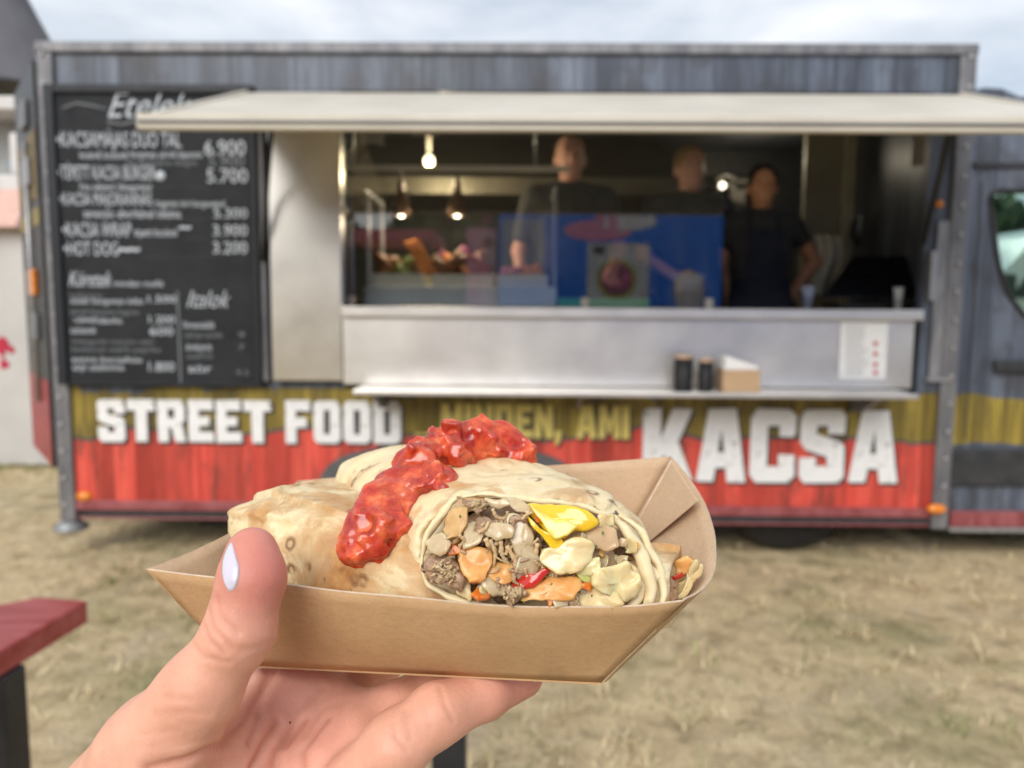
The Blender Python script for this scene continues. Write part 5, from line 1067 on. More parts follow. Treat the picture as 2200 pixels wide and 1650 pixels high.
def pillow(name, poly, d, th, m, parent, rough=0, tilt=(0,0), zoom=True, seed=0, n=44, freq=230, grow=1.2):
    P = np.array(poly, float); th = th*.72
    if zoom: P = np.stack([900+P[:,0]/3.929, 1060+P[:,1]/3.929], 1)
    cl_ = np.vstack([P, P[:1]]); t = np.concatenate([[0], np.cumsum(np.linalg.norm(np.diff(cl_, axis=0), axis=1))]); u = np.linspace(0, t[-1], n, endpoint=False)
    O = np.stack([np.interp(u, t, cl_[:,i]) for i in range(2)], 1); O = (O*2+np.roll(O,1,0)+np.roll(O,-1,0))/4
    ang = np.arctan2(O[:,1]-O[:,1].mean(), O[:,0]-O[:,0].mean()); jj = np.stack([np.cos(ang)*2.2, np.sin(ang)*2.2, ang*0+seed], 1)
    O = O.mean(0)+(O-O.mean(0))*(1+.07*vnoise(jj, 1.0, seed)+.05*vnoise(jj, 3.1, seed+1))[:,None]
    c = O.mean(0); V = []; prof = [(.0,1.0),(.35,1),(.65,.98),(.88,.94),(.97,.82),(1,.5),(.99,.1),(.5,-.1),(0,-.12)] if not rough > .0009 else [(.0,1.0),(.4,.99),(.7,.93),(.88,.78),(.97,.5),(1,.05),(.94,-.45),(.5,-.6),(0,-.65)]; bend = ((seed*37) % 11-5)/5*26; bang = seed*1.7; O = O.mean(0)+(O-O.mean(0))*grow
    for f_, g in prof:
        for q in (c+(O-c)*f_ if f_ else [c]):
            x = (q[0]-c[0])/F*d; y = (q[1]-c[1])/F*d; xb = x*math.cos(bang)+y*math.sin(bang); V.append(PX(q[0], q[1], d-th*g+tilt[0]*x+tilt[1]*y+bend*xb*xb))
    V = np.array(V); 
    V = V+np.stack([vnoise(V, freq, seed+k) for k in range(3)], 1)*(th*.16+.0005+rough)+np.stack([vnoise(V, freq*2.6, seed+5+k) for k in range(3)], 1)*(rough*.8)
    Fc = [(0, 1+(j+1)%n, 1+j) for j in range(n)]; R_ = len(prof)-2
    for r_ in range(R_-1): Fc += [(1+r_*n+j, 1+r_*n+(j+1)%n, 1+(r_+1)*n+(j+1)%n, 1+(r_+1)*n+j) for j in range(n)]
    l = len(V)-1; Fc += [(1+(R_-1)*n+j, 1+(R_-1)*n+(j+1)%n, l) for j in range(n)]
    return mesh_obj(name, V, Fc, m, parent, True)
PC = [('tortilla_fold','tan',.268,.0035,[(190,290),(230,180),(280,130),(390,130),(390,200),(340,330),(270,365),(220,340)],.0006),
 ('onion_piece','onion',.2665,.004,[(75,400),(130,360),(220,365),(265,420),(225,500),(170,530),(100,490)],0),
 ('carrot_piece','orange',.2655,.002,[(215,425),(330,470),(320,510),(250,530),(215,480)],.0003),
 ('carrot_piece','orange',.267,.003,[(65,600),(120,535),(150,600),(110,690),(75,690)],.0003),
 ('meat_chunk','meat',.2635,.0055,[(95,570),(180,535),(250,590),(330,640),(350,720),(270,785),(200,770),(110,700)],.0016),
 ('carrot_piece','carrot',.2635,.005,[(340,480),(430,455),(510,450),(575,510),(590,560),(540,700),(470,745),(410,730),(360,620),(328,560)],.0004),
 ('onion_piece','onion',.2655,.004,[(370,350),(420,270),(470,255),(545,330),(520,400),(440,445),(380,440)],0),
 ('meat_chunk','meat',.2662,.004,[(440,330),(520,240),(640,220),(790,210),(880,260),(800,320),(560,400),(470,430)],.0014),
 ('onion_piece','onion',.263,.0035,[(555,300),(620,250),(720,255),(785,310),(760,360),(640,382),(570,350)],0),
 ('onion_piece','onion',.2640,.004,[(780,240),(870,270),(950,340),(930,420),(1000,520),(1010,640),(960,705),(850,690),(815,600),(860,560),(800,440),(770,330)],.0004),
 ('yellow_pepper_strip','yellow',.2665,.003,[(930,108),(1000,88),(1200,108),(1400,160),(1475,235),(1340,295),(1140,375),(1040,240)],0),
 ('yellow_pepper_strip','yellow2',.2625,.0022,[(948,112),(1080,190),(1330,272),(1150,372),(1050,240)],0),
 ('yellow_pepper_strip','yellow',.2625,.0025,[(930,205),(1000,290),(1090,340),(1212,385),(1195,500),(1110,462),(1020,340),(945,270)],0),
 ('carrot_piece','orange',.2645,.0012,[(965,170),(1010,190),(1050,260),(990,245)],0),
 ('cabbage_piece','shadow_onion',.2672,.0035,[(1215,375),(1400,250),(1480,248),(1600,320),(1655,440),(1560,470),(1430,420),(1280,415)],.0003),
 ('onion_piece','shadow_onion',.2690,.004,[(1400,400),(1560,430),(1650,520),(1660,610),(1560,650),(1460,560)],0),
 ('cabbage_piece','cabbage',.2605,.0042,[(1068,480),(1200,460),(1260,420),(1390,403),(1435,480),(1432,570),(1360,622),(1200,645),(1080,592)],.0007),
 ('celery_piece','cabbage',.2610,.003,[(1330,610),(1430,555),(1510,555),(1525,630),(1480,685),(1350,685)],.0003),
 ('celery_piece','green',.2622,.003,[(1355,690),(1500,660),(1560,615),(1565,700),(1520,785),(1390,745)],.0004),
 ('cabbage_piece','cabbage',.2590,.0045,[(1518,740),(1600,640),(1740,615),(1845,700),(1825,830),(1760,905),(1680,925),(1640,830),(1560,795)],.0009),
 ('carrot_piece','carrot',.2605,.0042,[(915,885),(1000,760),(1100,700),(1300,698),(1352,760),(1330,805),(1260,885),(1100,872)],.0004),
 ('red_pepper_strip','red',.2612,.0026,[(740,735),(830,718),(950,700),(1050,638),(1075,660),(950,795),(880,800),(850,855),(790,855),(760,790)],.0002),
 ('meat_chunk','meat',.2592,.0042,[(705,840),(740,785),(830,800),(880,775),(915,830),(870,895),(780,920),(720,885)],.0015),
 ('onion_piece','onion',.2615,.0035,[(538,740),(600,712),(700,728),(762,790),(700,855),(620,865),(560,810)],0),
 ('carrot_piece','orange',.2612,.003,[(435,830),(510,778),(595,830),(575,875),(480,895)],.0003),
 ('carrot_piece','carrot',.2632,.003,[(555,600),(640,555),(785,620),(775,700),(700,725),(600,690)],.0006),
 ('meat_chunk','meat',.2640,.003,[(1075,655),(1200,640),(1330,650),(1310,700),(1120,705)],.0014),
 ('meat_chunk','meat',.2700,.004,[(410,70),(500,42),(580,70),(570,130),(480,140),(430,105)],.0014),
 ('onion_piece','onion',.2690,.0025,[(745,35),(850,58),(925,120),(915,175),(840,150),(790,105)],0),
 ('onion_piece','onion',.2712,.003,[(580,50),(740,45),(800,110),(690,120),(600,90)],0),
 ('carrot_piece','orange',.2592,.002,[(1390,745),(1490,755),(1460,815),(1400,800)],.0003),
 ('cabbage_piece','cream',.2602,.0035,[(1300,850),(1420,790),(1560,800),(1690,930),(1600,985),(1300,985)],.0007),
 ('onion_piece','onion',.2585,.0025,[(1130,865),(1250,880),(1245,950),(1150,970)],0),
 ('red_pepper_strip','orange',.2582,.0014,[(1085,880),(1120,865),(1130,930),(1095,975)],0),
 ('meat_chunk','meat',.2590,.002,[(1265,885),(1335,845),(1350,940),(1290,940)],.001),
 ('cabbage_piece','cream',.2640,.004,[(330,640),(430,740),(440,880),(350,860),(300,760)],.0005),
 ('tortilla_fold','cream',.2672,.0022,[(1500,190),(1550,170),(1640,180),(1660,250),(1590,290),(1540,260)],.0005)]
for k, (nm, mt, d, th, poly, rg) in enumerate(PC):
    pillow(nm, poly, d-.001, th, MV[mt], wrapA, rg, zoom=True, seed=20+k, tilt=(random.uniform(-.45,.45), -.35+random.uniform(-.3,.3)))
def ribbon(name, pts, w, dp, m, parent, thick=.0012, seed=0, n=34):
    P = crv([PX(900+x/3.929, 1060+y/3.929, q) for (x, y), q in zip(pts, dp)], n); T_ = np.gradient(P, axis=0); T_ /= np.linalg.norm(T_, axis=1, keepdims=True)
    sd_ = np.cross(T_, _f); sd_ /= np.linalg.norm(sd_, axis=1, keepdims=True); V = []
    for i in range(n):
        e = math.sin(math.pi*min(1, max(0, (i+.6)/n)))**.35; ww = w[0]+(w[1]-w[0])*i/n
        for j in range(12):
            a = 2*math.pi*j/12; q = P[i]+sd_[i]*(ww/3.929/F*.265)*e*math.cos(a)-_f*thick*e*math.sin(a); V.append(q)
    V = np.array(V); V = V+np.stack([vnoise(V, 170, seed+k) for k in range(3)], 1)*.0007+np.stack([vnoise(V, 420, seed+k+4) for k in range(3)], 1)*.0003
    mesh_obj(name, V, [(i*12+j, (i+1)*12+j, (i+1)*12+(j+1)%12, i*12+(j+1)%12) for i in range(n-1) for j in range(12)]+[tuple(range(12)), tuple((n-1)*12+j for j in range(11,-1,-1))], m, parent, True)
M_RIMC = tortilla_mat('tortilla_cut_edge', .62)
for k, (pts, w, dp, th_) in enumerate((
    ([(1640,215),(1740,300),(1850,470),(1930,650),(1960,830),(1900,985)], (48,62), [.2715,.2695,.267,.2645,.262,.2605], .0026),
    ([(1690,180),(1850,300),(1970,500),(2050,720),(2075,860),(2040,960)], (40,46), [.2745,.273,.270,.267,.2645,.2625], .0022),
    ([(1640,520),(1740,600),(1850,740),(1850,880),(1770,985)], (46,50), [.268,.2665,.264,.2615,.2600], .0022),
    ([(30,470),(45,640),(110,780),(240,870),(430,930),(680,965),(900,985)], (26,34), [.2705,.269,.267,.265,.2635,.262,.261], .0018),
    ([(25,520),(60,360),(160,230),(250,110),(330,30)], (36,40), [.2705,.272,.2735,.275,.2765], .0020),
    ([(330,45),(560,10),(840,40),(1100,70),(1380,120),(1600,175),(1720,215)], (30,30), [.2765,.277,.2765,.276,.2755,.275,.2745], .0016),
    ([(900,975),(1200,1000),(1500,1000),(1800,985),(2030,965)], (30,34), [.2607,.2602,.26,.26,.261], .0016))):
    ribbon('tortilla_layer', pts, w, dp, M_RIMC, wrapA, th_, 40+k*3)
rq = np.random.default_rng(31)
for i in range(90):
    x, y = rq.uniform(90, 1900), rq.uniform(110, 930)
    if ((x-1020)/930)**2+((y-520)/430)**2 > .85 or (900 < x < 1450 and y < 360): continue
    r_ = rq.uniform(28, 62); el_ = rq.uniform(.45, 1); ro = rq.uniform(0, 3.14); nn_ = rq.integers(5, 9)
    poly = [(x+r_*(math.cos(a)*math.cos(ro)-el_*math.sin(a)*math.sin(ro))*q, y+r_*(math.cos(a)*math.sin(ro)+el_*math.sin(a)*math.cos(ro))*q) for a, q in zip(np.linspace(0, 2*math.pi, nn_, endpoint=False), rq.uniform(.7, 1.25, nn_))]
    mt = ['cabbage','onion','cream','onion','tan','carrot','shadow_onion','cabbage'][rq.integers(8)]
    pillow(dict(cabbage='cabbage_piece', onion='onion_piece', cream='tortilla_fold', tan='tortilla_fold', carrot='carrot_piece', shadow_onion='onion_piece')[mt], poly, .2660+(520-y)*.000012-rq.uniform(0,.0025), .0016, MV[mt], wrapA, .0004, zoom=True, seed=200+i, tilt=(rq.uniform(-.6,.6), rq.uniform(-.8,.2)), n=24)
# the packed mass behind the visible pieces
c0 = PX(1165, 1200, .283)
def mass(p):
    q = p-c0; e = ell(p, c0, (.0395,.016,.0215), np.array([uA, np.cross(vA, uA), vA]).T)
    return e+.0022*vnoise(p, 210, 4)+.0012*vnoise(p, 520, 5)
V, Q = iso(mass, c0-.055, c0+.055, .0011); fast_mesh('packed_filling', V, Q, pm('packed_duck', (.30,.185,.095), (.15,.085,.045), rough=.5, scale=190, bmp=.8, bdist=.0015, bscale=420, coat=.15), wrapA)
def shred(pts, r, m='meat', d=.2600, parent=None, zoom=True):
    P = [PX(900+x/3.929, 1060+y/3.929, d+.0006*i) if zoom else PX(x, y, d) for i, (x, y) in enumerate(pts)]; P = crv(P, 14)
    r = r*.72
    rr = np.array([r*(1-.55*abs(i/13-.35)) *(1+.25*math.sin(i*2.1)) for i in range(14)]); tube('meat_shred', P, rr, MV[m], parent or wrapA, 7)
M_SH = MV['shred'] = pm('pale_duck_fibre', (.68,.48,.27), (.48,.31,.15), rough=.4, scale=300, stretch=(1,1,.2), bmp=.5, bdist=.0006, sss=.3)
for pts, r in (([(600,390),(645,500),(608,670)],.0011), ([(690,400),(715,540),(765,600)],.0012), ([(740,440),(800,540),(830,580),(800,690),(832,832)],.0014), ([(1000,420),(990,520),(1060,640)],.0013), ([(870,390),(950,430),(1010,380)],.001), ([(560,380),(600,440),(660,420),(700,390)],.0014), ([(620,370),(680,390),(700,470)],.0012), ([(730,520),(760,470),(800,440)],.001), ([(820,600),(880,590),(850,640)],.0009), ([(980,560),(1010,600),(1060,610)],.001), ([(620,130),(660,200),(720,215)],.0009), ([(500,330),(560,300),(590,240)],.0011), ([(1320,880),(1330,930),(1325,965)],.0009), ([(340,350),(380,400),(350,440)],.0009), ([(870,220),(910,180),(960,160)],.0009), ([(680,480),(720,560),(740,610)],.0008)):
    shred(pts, r, 'shred')
rq = np.random.default_rng(12)
for i in range(150):
    x, y = (rq.uniform(120, 1250), rq.uniform(120, 760)) if i % 2 else (rq.normal(800, 160), rq.normal(520, 150)); a = rq.normal(1.3, .9); l = rq.uniform(45, 150)
    if ((x-1000)/950)**2+((y-470)/380)**2 > .8: continue
    shred([(x, y), (x+l*.5*math.cos(a)+rq.normal()*9, y+l*.5*math.sin(a)+rq.normal()*9), (x+l*math.cos(a), y+l*math.sin(a))], rq.uniform(.0005,.0012), 'shred' if i % 3 else 'meat', d=rq.uniform(.2600,.2650)+(470-y)*.000012)
for x, y in ((1540,340),(1490,455),(355,205),(1120,775),(1460,870)): pillow('herb_fleck', [(x-9,y-16),(x+10,y-12),(x+6,y+14),(x-8,y+10)], .2575 if y > 700 else .2605, .0004, MF[2], wrapA, 0, zoom=True, seed=x, n=10)
def fibres(poly, d, n, seed, zoom=True, parent=None):
    q = np.random.default_rng(seed); P = np.array(poly, float); c = P.mean(0); V = []; Fc = []; k0 = q.uniform(0, 3.1)
    for i in range(n):
        a, b_ = P[q.integers(len(P))], P[q.integers(len(P))]; u = q.uniform(0, 1); o = c+((a+(b_-a)*u)-c)*q.uniform(.2, 1.02); t_ = k0+q.normal()*.5; l = q.uniform(30, 75)*(1 if zoom else .25)
        pts = [o+np.array([math.cos(t_+j*.25*q.normal()), math.sin(t_+j*.25*q.normal())])*l*(j/3-.5)+q.normal(size=2)*(2.5 if zoom else .6) for j in range(4)]
        W_ = [PX(900+x/3.929, 1060+y/3.929, d-q.uniform(-.0005,.0008)) if zoom else PX(x, y, d-q.uniform(-.0005,.0008)) for x, y in pts]
        v_, f_ = tube_data(crv(W_, 7), np.array([.2,.7,1,.9,1,.6,.15])*q.uniform(.0003,.0007), 5); Fc += [tuple(np.array(z)+len(V)) for z in f_]; V += list(v_)
    mesh_obj('meat_fibres', np.array(V), Fc, MV['shred'] if seed % 2 else MV['meat'], parent or wrapA, True)['kind'] = 'stuff'
for k, (nm, mt, d, th, poly, rg) in enumerate(PC):
    if mt == 'meat': fibres(poly, d-.001-th*.72, 34, 2*k+1); fibres(poly, d-.001-th*.6, 22, 2*k)
# bits at the cut end of the lower wrap
for nm, mt, d, th, poly, rg in (('tortilla_fold','cream',.2835,.0035,[(1420,1218),(1452,1205),(1470,1222),(1455,1250),(1440,1290),(1424,1280)],.0005), ('meat_chunk','meat',.2735,.005,[(1424,1254),(1445,1245),(1456,1262),(1450,1284),(1424,1288)],.0013), ('carrot_piece','carrot',.2810,.003,[(1456,1205),(1482,1198),(1496,1214),(1490,1240),(1466,1236)],.0006), ('carrot_piece','red',.2790,.0015,[(1440,1238),(1462,1230),(1466,1240),(1446,1246)],.0002),
    ('tortilla_fold','cream',.2770,.0016,[(1456,1284),(1470,1262),(1490,1240),(1502,1216),(1508,1222),(1494,1252),(1474,1280)],.0005), ('tortilla_fold','cream',.2790,.0015,[(1454,1254),(1468,1246),(1486,1224),(1490,1204),(1500,1206),(1496,1230),(1476,1256),(1462,1278),(1454,1272)],.0004)):
    pillow(nm, poly, d, th, MV[mt], wrapB, rg, zoom=False, seed=int(poly[0][0]))

# ================================================================== salsa
def salsa_pt(x, y, d): return PX(x, y, d)
SP = [(1128,1000,.338,.007),(1108,972,.338,.0085),(1060,952,.337,.0095),(1005,944,.334,.0095),(960,948,.328,.0095),(925,972,.319,.0095),(905,1002,.311,.009),(872,1022,.305,.009),(838,1055,.299,.009),(815,1095,.294,.0085),(800,1135,.289,.0085),(786,1168,.2855,.0085),(800,1185,.284,.0075)]
SX = [(950,1026,.302,.0062),(925,1035,.301,.0065),(905,1050,.299,.0058),(1030,985,.327,.006),(1080,990,.327,.005),(842,1150,.284,.0065),(825,1180,.283,.006),(835,1110,.288,.0065),(980,975,.323,.006),(770,1185,.2855,.0055)]
BL = [(960,960,48),(1000,950,42),(1040,945,36),(1080,955,38),(1108,975,30),(1126,994,15),(925,985,46),(985,982,36),(890,1015,43),(930,1030,34),(958,1040,24),(930,1052,30),(860,1047,44),(838,1085,48),(816,1120,50),(802,1153,49),(786,1178,38),(828,1178,40),(846,1140,34),(856,1090,32),(900,1050,28),(1060,975,24),(768,1190,24)]
def sdep(x, y):                 # distance of the wrap's top along the salsa
    return float(np.interp(y, [915, 950, 1000, 1060, 1120, 1200], [.342, .336, .318, .301, .291, .2845])) if x < 990 else float(np.interp(x, [990, 1140], [.332, .340]))
SBL = [(PX(x, y, sdep(x, y)+.0005), r*1.22*sdep(x, y)/F) for x, y, r in BL]
rs = np.random.default_rng(5); CHK = []
for i in range(44):
    x, y, r = BL[rs.integers(0, len(BL))]; a = rs.uniform(0, 6.28); q = rs.uniform(.1, 1.12); d = sdep(x, y)
    A_ = np.linalg.qr(rs.normal(size=(3,3)))[0]
    CHK.append((PX(x+r*q*math.cos(a), y+r*q*math.sin(a), d-r*d/F*.62*math.sqrt(max(0, 1-q*q))), A_, np.array([rs.uniform(.0025,.0058), rs.uniform(.002,.0042), rs.uniform(.001,.002)])))
def salsa_f(p):
    d = None
    for c, r in SBL:
        q = p-c; w = q@_f; q = q+np.outer(w*.8, _f); e = np.linalg.norm(q, axis=1)-r; d = e if d is None else smin(d, e, .006)
    d = d+.0006+.0027*vnoise(p, 95, 2)+.0007*vnoise(p, 300, 3)
    for c, A_, h in CHK:
        q = np.abs((p-c)@A_)-h; e = np.linalg.norm(np.maximum(q, 0), axis=1)+np.minimum(q.max(1), 0)-.0008; d = smin(d, e, .0022)
    return d+.00035*vnoise(p, 420, 6)
SPP, SXX = SBL, []
allp = np.array([q[0] for q in SPP+SXX]); V, Q = iso(salsa_f, allp.min(0)-.016, allp.max(0)+.016, .0007)
m, t, b = new_mat('tomato_salsa'); v = coords(t)
c1 = ramp(t, [(.32, (.36,.018,.008)), (.46, (.52,.045,.016)), (.58, (.63,.095,.028)), (.72, (.74,.20,.08))], noise(t, v, 120, 4, .6)).outputs['Color']
vs = N(t, 'ShaderNodeTexVoronoi', Scale=210.0, Randomness=1.0); t.links.new(mixc(t, .02, v, N(t, 'ShaderNodeTexNoise', Scale=150.0).outputs['Color']) if False else v, vs.inputs['Vector'])
c1 = mixc(t, .6, c1, ramp(t, [(.1, (.55,.45,.4)), (.5, (1,1,1)), (.9, (1.35,1.9,1.9))], vs.outputs['Color']).outputs['Color'], 'MULTIPLY')
c1 = mixc(t, ramp(t, [(.69, 0), (.75, .8)], noise(t, v, 260, 3)).outputs['Color'], c1, (.10,.05,.02))
t.links.new(c1, b.inputs['Base Color']); b.inputs['Roughness'].default_value = .27; b.inputs['Subsurface Weight'].default_value = .4; b.inputs['Subsurface Radius'].default_value = (.006,.0014,.0006); b.inputs['Subsurface Scale'].default_value = 1; b.inputs['Coat Weight'].default_value = .35; b.inputs['Coat Roughness'].default_value = .18
bump(t, b, noise(t, v, 330, 3), .3, .0006)
so = fast_mesh('tomato_salsa', V, Q, m); tag(so, 'glossy chunky red tomato salsa draped over the cut wrap', 'salsa')

# ================================================================== hand
HN = lambda *a: PX(*a)
TH_P = [HN(540,1186,.2615), HN(538,1255,.2585), HN(517,1352,.2565), HN(432,1480,.257), HN(330,1620,.264), HN(215,1790,.285)]
TH_R = [.0084,.0100,.0107,.0128,.0182,.025]
MC = dict(w=HN(330,1960,.315), i=HN(630,1490,.324), m=HN(705,1530,.317), r=HN(760,1580,.305), p=HN(800,1650,.289))
FG = dict(
 p=([HN(760,1690,.276), HN(850,1602,.2745), HN(940,1535,.281), HN(1040,1489,.2935), HN(1125,1456,.307)], [.0122,.0112,.0105,.0094,.0075]),
 r=([HN(770,1580,.312), HN(850,1520,.312), HN(930,1478,.322), HN(1030,1432,.340), HN(1100,1400,.357)], [.0115,.0100,.0094,.0086,.0072]),
 m=([HN(700,1530,.330), HN(800,1436,.352), HN(880,1382,.372), HN(970,1336,.392)], [.012,.0098,.009,.0075]),
 i=([HN(630,1490,.338), HN(700,1412,.362), HN(770,1362,.384), HN(840,1325,.405)], [.012,.0098,.009,.0075]))
def hand_f(p):
    pal = None
    for k, r1, r2 in (('i',.024,.0145),('m',.025,.0145),('r',.025,.0140),('p',.024,.0140)):
        e = cone(p, MC['w'], MC[k], r1, r2); pal = e if pal is None else smin(pal, e, .014)
    pal = smin(pal, cone(p, MC['w'], HN(700,1700,.293), .024, .017), .012)
    pal = smin(pal, cone(p, HN(700,1640,.291), HN(735,1590,.2985), .0105, .0085), .006)
    fg = None
    for k in ('r','m','i'):
        e = chain(p, FG[k][0], FG[k][1], .004); fg = e if fg is None else smin(fg, e, .003)
    d = smin(pal, fg, .008); d = smin(d, chain(p, FG['p'][0], FG['p'][1], .004), .0035)
    th = chain(p, TH_P, TH_R, .006)
    th = smin(th, np.linalg.norm((p-HN(553,1232,.2575)), axis=1)-.0072, .008)          # pad of the thumb
    d = smin(d, th, .006)
    d = smin(d, cone(p, HN(470,1640,.285), HN(590,1480,.318), .016, .011), .016)         # web
    d = smin(d, chain(p, [MC['w'], HN(120,2350,.36), HN(-150,2900,.45)], [.028,.031,.037], .02), .02)
    return d
ap = np.array(TH_P+[q for k in FG for q in FG[k][0]]); lo = ap.min(0)-np.array([.06,.035,.05]); hi = ap.max(0)+.02
lo = np.minimum(lo, HN(60,2300,.35)-.03)
V, Q = iso(hand_f, lo, hi, .00095)
tri = [tuple(q) for q in Q.tolist()]; bvh = BVHTree.FromPolygons(V.tolist(), tri)
def cast(px, py):
    d = ray(px, py); d = d/np.linalg.norm(d); h = bvh.ray_cast(Vector(CAM), Vector(d))
    return np.array(h[0]) if h[0] is not None else None
eps = 4e-4
Nn = np.stack([hand_f(V+np.eye(3)[i]*eps)-hand_f(V-np.eye(3)[i]*eps) for i in range(3)], 1); Nn /= np.linalg.norm(Nn, axis=1, keepdims=True)+1e-12
CR = [([(588,1442),(556,1490),(528,1545),(478,1596),(400,1630),(320,1652)],.0012,.0012), ([(540,1649),(566,1598),(596,1553)],.0011,.001), ([(590,1649),(597,1613),(628,1579),(655,1549)],.0010,.001), ([(650,1649),(650,1613),(681,1573),(704,1546)],.0008,.0011), ([(552,1530),(570,1470),(575,1440)],.0007,.001), ([(534,1595),(558,1535)],.0007,.0009), ([(618,1600),(640,1530),(690,1480)],.0005,.0012),
  ([(944,1476),(956,1514),(974,1548)],.00035,.0006), ([(846,1556),(851,1585),(873,1612)],.0003,.0006), ([(870,1526),(882,1585)],.0002,.0006), ([(905,1500),(925,1560)],.0002,.0008),
  ([(446,1300),(462,1352),(500,1390)],.00042,.0006), ([(414,1385),(436,1410),(490,1420)],.0004,.0006), ([(468,1288),(474,1330),(510,1360)],.0004,.0007), ([(440,1345),(452,1375),(480,1400)],.0004,.0006), ([(520,1395),(560,1388)],.0003,.0008), ([(330,1535),(400,1530),(450,1535)],.0002,.0007), ([(300,1580),(380,1570)],.0002,.0006), ([(352,1500),(410,1505)],.0002,.0006)]
disp = np.zeros(len(V)); crk = np.zeros(len(V))
for pts, dep, wid in CR:
    P = []
    for a, b_ in zip(pts[:-1], pts[1:]):
        for k in range(12): P.append((a[0]+(b_[0]-a[0])*k/12, a[1]+(b_[1]-a[1])*k/12))
    P.append(pts[-1]); W_ = [cast(*q) for q in P]; W_ = np.array([w for w in W_ if w is not None])
    if len(W_) < 2: continue
    near = np.where(((V > W_.min(0)-.005) & (V < W_.max(0)+.005)).all(1))[0]
    dm = np.min(np.linalg.norm(V[near][:,None]-W_[None], axis=2), axis=1)
    wid = wid*1.5
    tp = np.exp(-(dm/wid)**2)*dep-np.exp(-((dm-wid*2.4)/(wid*1.3))**2)*dep*.22; disp[near] -= tp*1.15; crk[near] = np.maximum(crk[near], np.exp(-(dm/(wid*.9))**2)*min(1, dep/.001))
V2 = V+Nn*(disp+.00025*vnoise(V, 150, 6)+.00045*vnoise(V, 55, 7))[:,None]
m, t, b = new_mat('hand_skin'); v = coords(t); at_ = t.nodes.new('ShaderNodeAttribute'); at_.attribute_name = 'tint'
mo = ramp(t, [(.3, (.86,.80,.78)), (.7, (1.08,1.06,1.05))], noise(t, v, 70, 5, .6)).outputs['Color']
t.links.new(mixc(t, .8, at_.outputs['Color'], mo, 'MULTIPLY'), b.inputs['Base Color'])
b.inputs['Roughness'].default_value = .48; b.inputs['Specular IOR Level'].default_value = .4; b.inputs['Subsurface Weight'].default_value = .35; b.inputs['Subsurface Radius'].default_value = (.0055,.0022,.0013); b.inputs['Subsurface Scale'].default_value = 1
vv = N(t, 'ShaderNodeTexVoronoi', Scale=900.0); t.links.new(v, vv.inputs['Vector'])
bump(t, b, math_n(t, 'ADD', math_n(t, 'MULTIPLY', vv.outputs['Distance'], .5), noise(t, coords(t, (1.6,1,.6)), 480, 5, .65)), .32, .0004)
hand = thing('hand', MC['w'], 'left hand palm up with white nail polish gripping the paper tray', 'hand')
ho = fast_mesh('skin', V2, Q, m, hand)
base = np.array([.75,.40,.28]); pink = np.array([.60,.225,.175]); palm_lift = np.array([.82,.45,.345])  # palm tone raised to make up for the tray's shade
def near_w(c, r): return np.exp(-(np.linalg.norm(V-c, axis=1)/r)**2)[:,None]
w1 = np.clip(near_w(TH_P[0], .019)+near_w(HN(575,1260,.252), .012)*.6, 0, 1); w2 = np.clip(near_w(HN(640,1560,.31), .045)+near_w(HN(760,1520,.31), .03), 0, 1)*.7; w3 = np.clip(near_w(HN(1100,1462,.30), .018)+.5*near_w(HN(700,1620,.29), .014), 0, 1)*.8
C = base*(1-w1)+pink*w1; C = C*(1-w2)+palm_lift*w2; C = C*(1-w3)+pink*w3; C = C*(1-.4*crk[:,None])+np.array([.50,.17,.11])*.4*crk[:,None]
vcol(ho, 'tint', C)
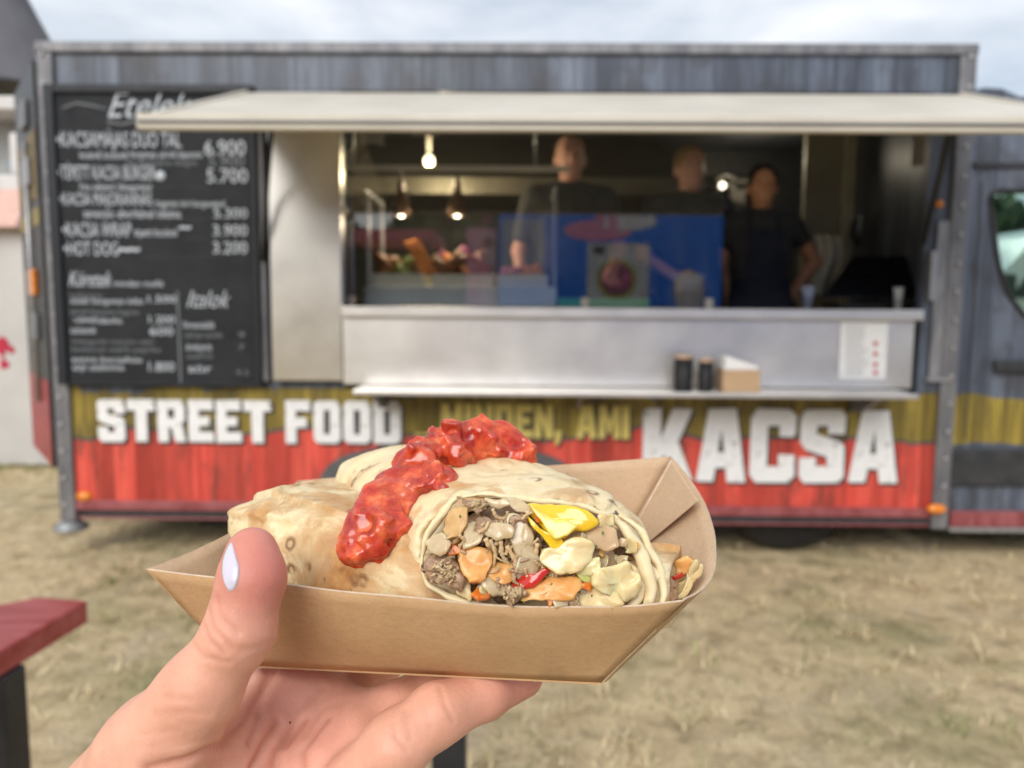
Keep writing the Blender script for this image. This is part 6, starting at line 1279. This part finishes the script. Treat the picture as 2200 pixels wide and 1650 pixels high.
# thumb nail, lacquered white: a patch laid on the thumb
NP = [(499,1163),(492,1170),(485,1186),(479,1206),(478,1230),(482,1254),(493,1273),(505,1267),(513,1245),(515,1220),(507,1194)]
cl_ = np.array(NP+NP[:1], float); O = []
for a, b_ in zip(cl_[:-1], cl_[1:]):
    for k in range(4): O.append(a+(b_-a)*k/4)
O = np.array(O); O = (O*2+np.roll(O,1,0)+np.roll(O,-1,0))/4; c = O.mean(0)+np.array([2.0,0]); bv2 = BVHTree.FromPolygons(V2.tolist(), tri)
ax_t = TH_P[1]-TH_P[0]
def lay(q):
    for k in range(40):
        d = ray(q[0]+k*.5, q[1]); d = d/np.linalg.norm(d); h = bv2.ray_cast(Vector(CAM), Vector(d))
        if h[0] is not None: break
    if h[0] is None:
        pt = PX(q[0], q[1], .2605); h = bv2.find_nearest(Vector(pt))
    return np.array(h[0]), np.array(h[1])
n = len(O); Vn = []
for f_, off in ((0,.00085),(.45,.0008),(.8,.0007),(.94,.0005),(1.0,-.0002)):
    for q in ([c] if f_ == 0 else c+(O-c)*f_):
        h, nn = lay(q)
        if np.dot(nn, CAM-h) < 0: nn = -nn
        Vn.append(h+nn*off)
Fc = [(0, 1+j, 1+(j+1)%n) for j in range(n)]
for r_ in range(3): Fc += [(1+r_*n+j, 1+(r_+1)*n+j, 1+(r_+1)*n+(j+1)%n, 1+r_*n+(j+1)%n) for j in range(n)]
nail = mesh_obj('thumb_nail', Vn, Fc, pm('white_nail_lacquer', (.64,.60,.68), (.62,.58,.67), rough=.16, scale=30, coat=.8), hand, True); nail['label'] = 'thumb nail painted glossy white'
sl_ = crv([HN(215,2130,.33), HN(60,2450,.38), HN(-200,3000,.47), HN(-420,3500,.56)], 14)
V_, F_ = tube_data(sl_, np.linspace(.037,.055,14), 28); V_ = V_+np.stack([vnoise(V_, 45, k) for k in range(3)], 1)*.003
mesh_obj('sleeve', V_, F_, pm('grey_knit', (.12,.12,.13), (.17,.17,.18), rough=.9, scale=60, bmp=.4), hand, True)
# small mole on the palm
q = cast(622, 1553)
if q is not None:
    bm = bmesh.new(); bmesh.ops.create_icosphere(bm, subdivisions=2, radius=.0006, matrix=Matrix.Translation(Vector(q))); bm_obj('mole', bm, pm('mole_brown', (.12,.04,.025), rough=.6), hand, True)
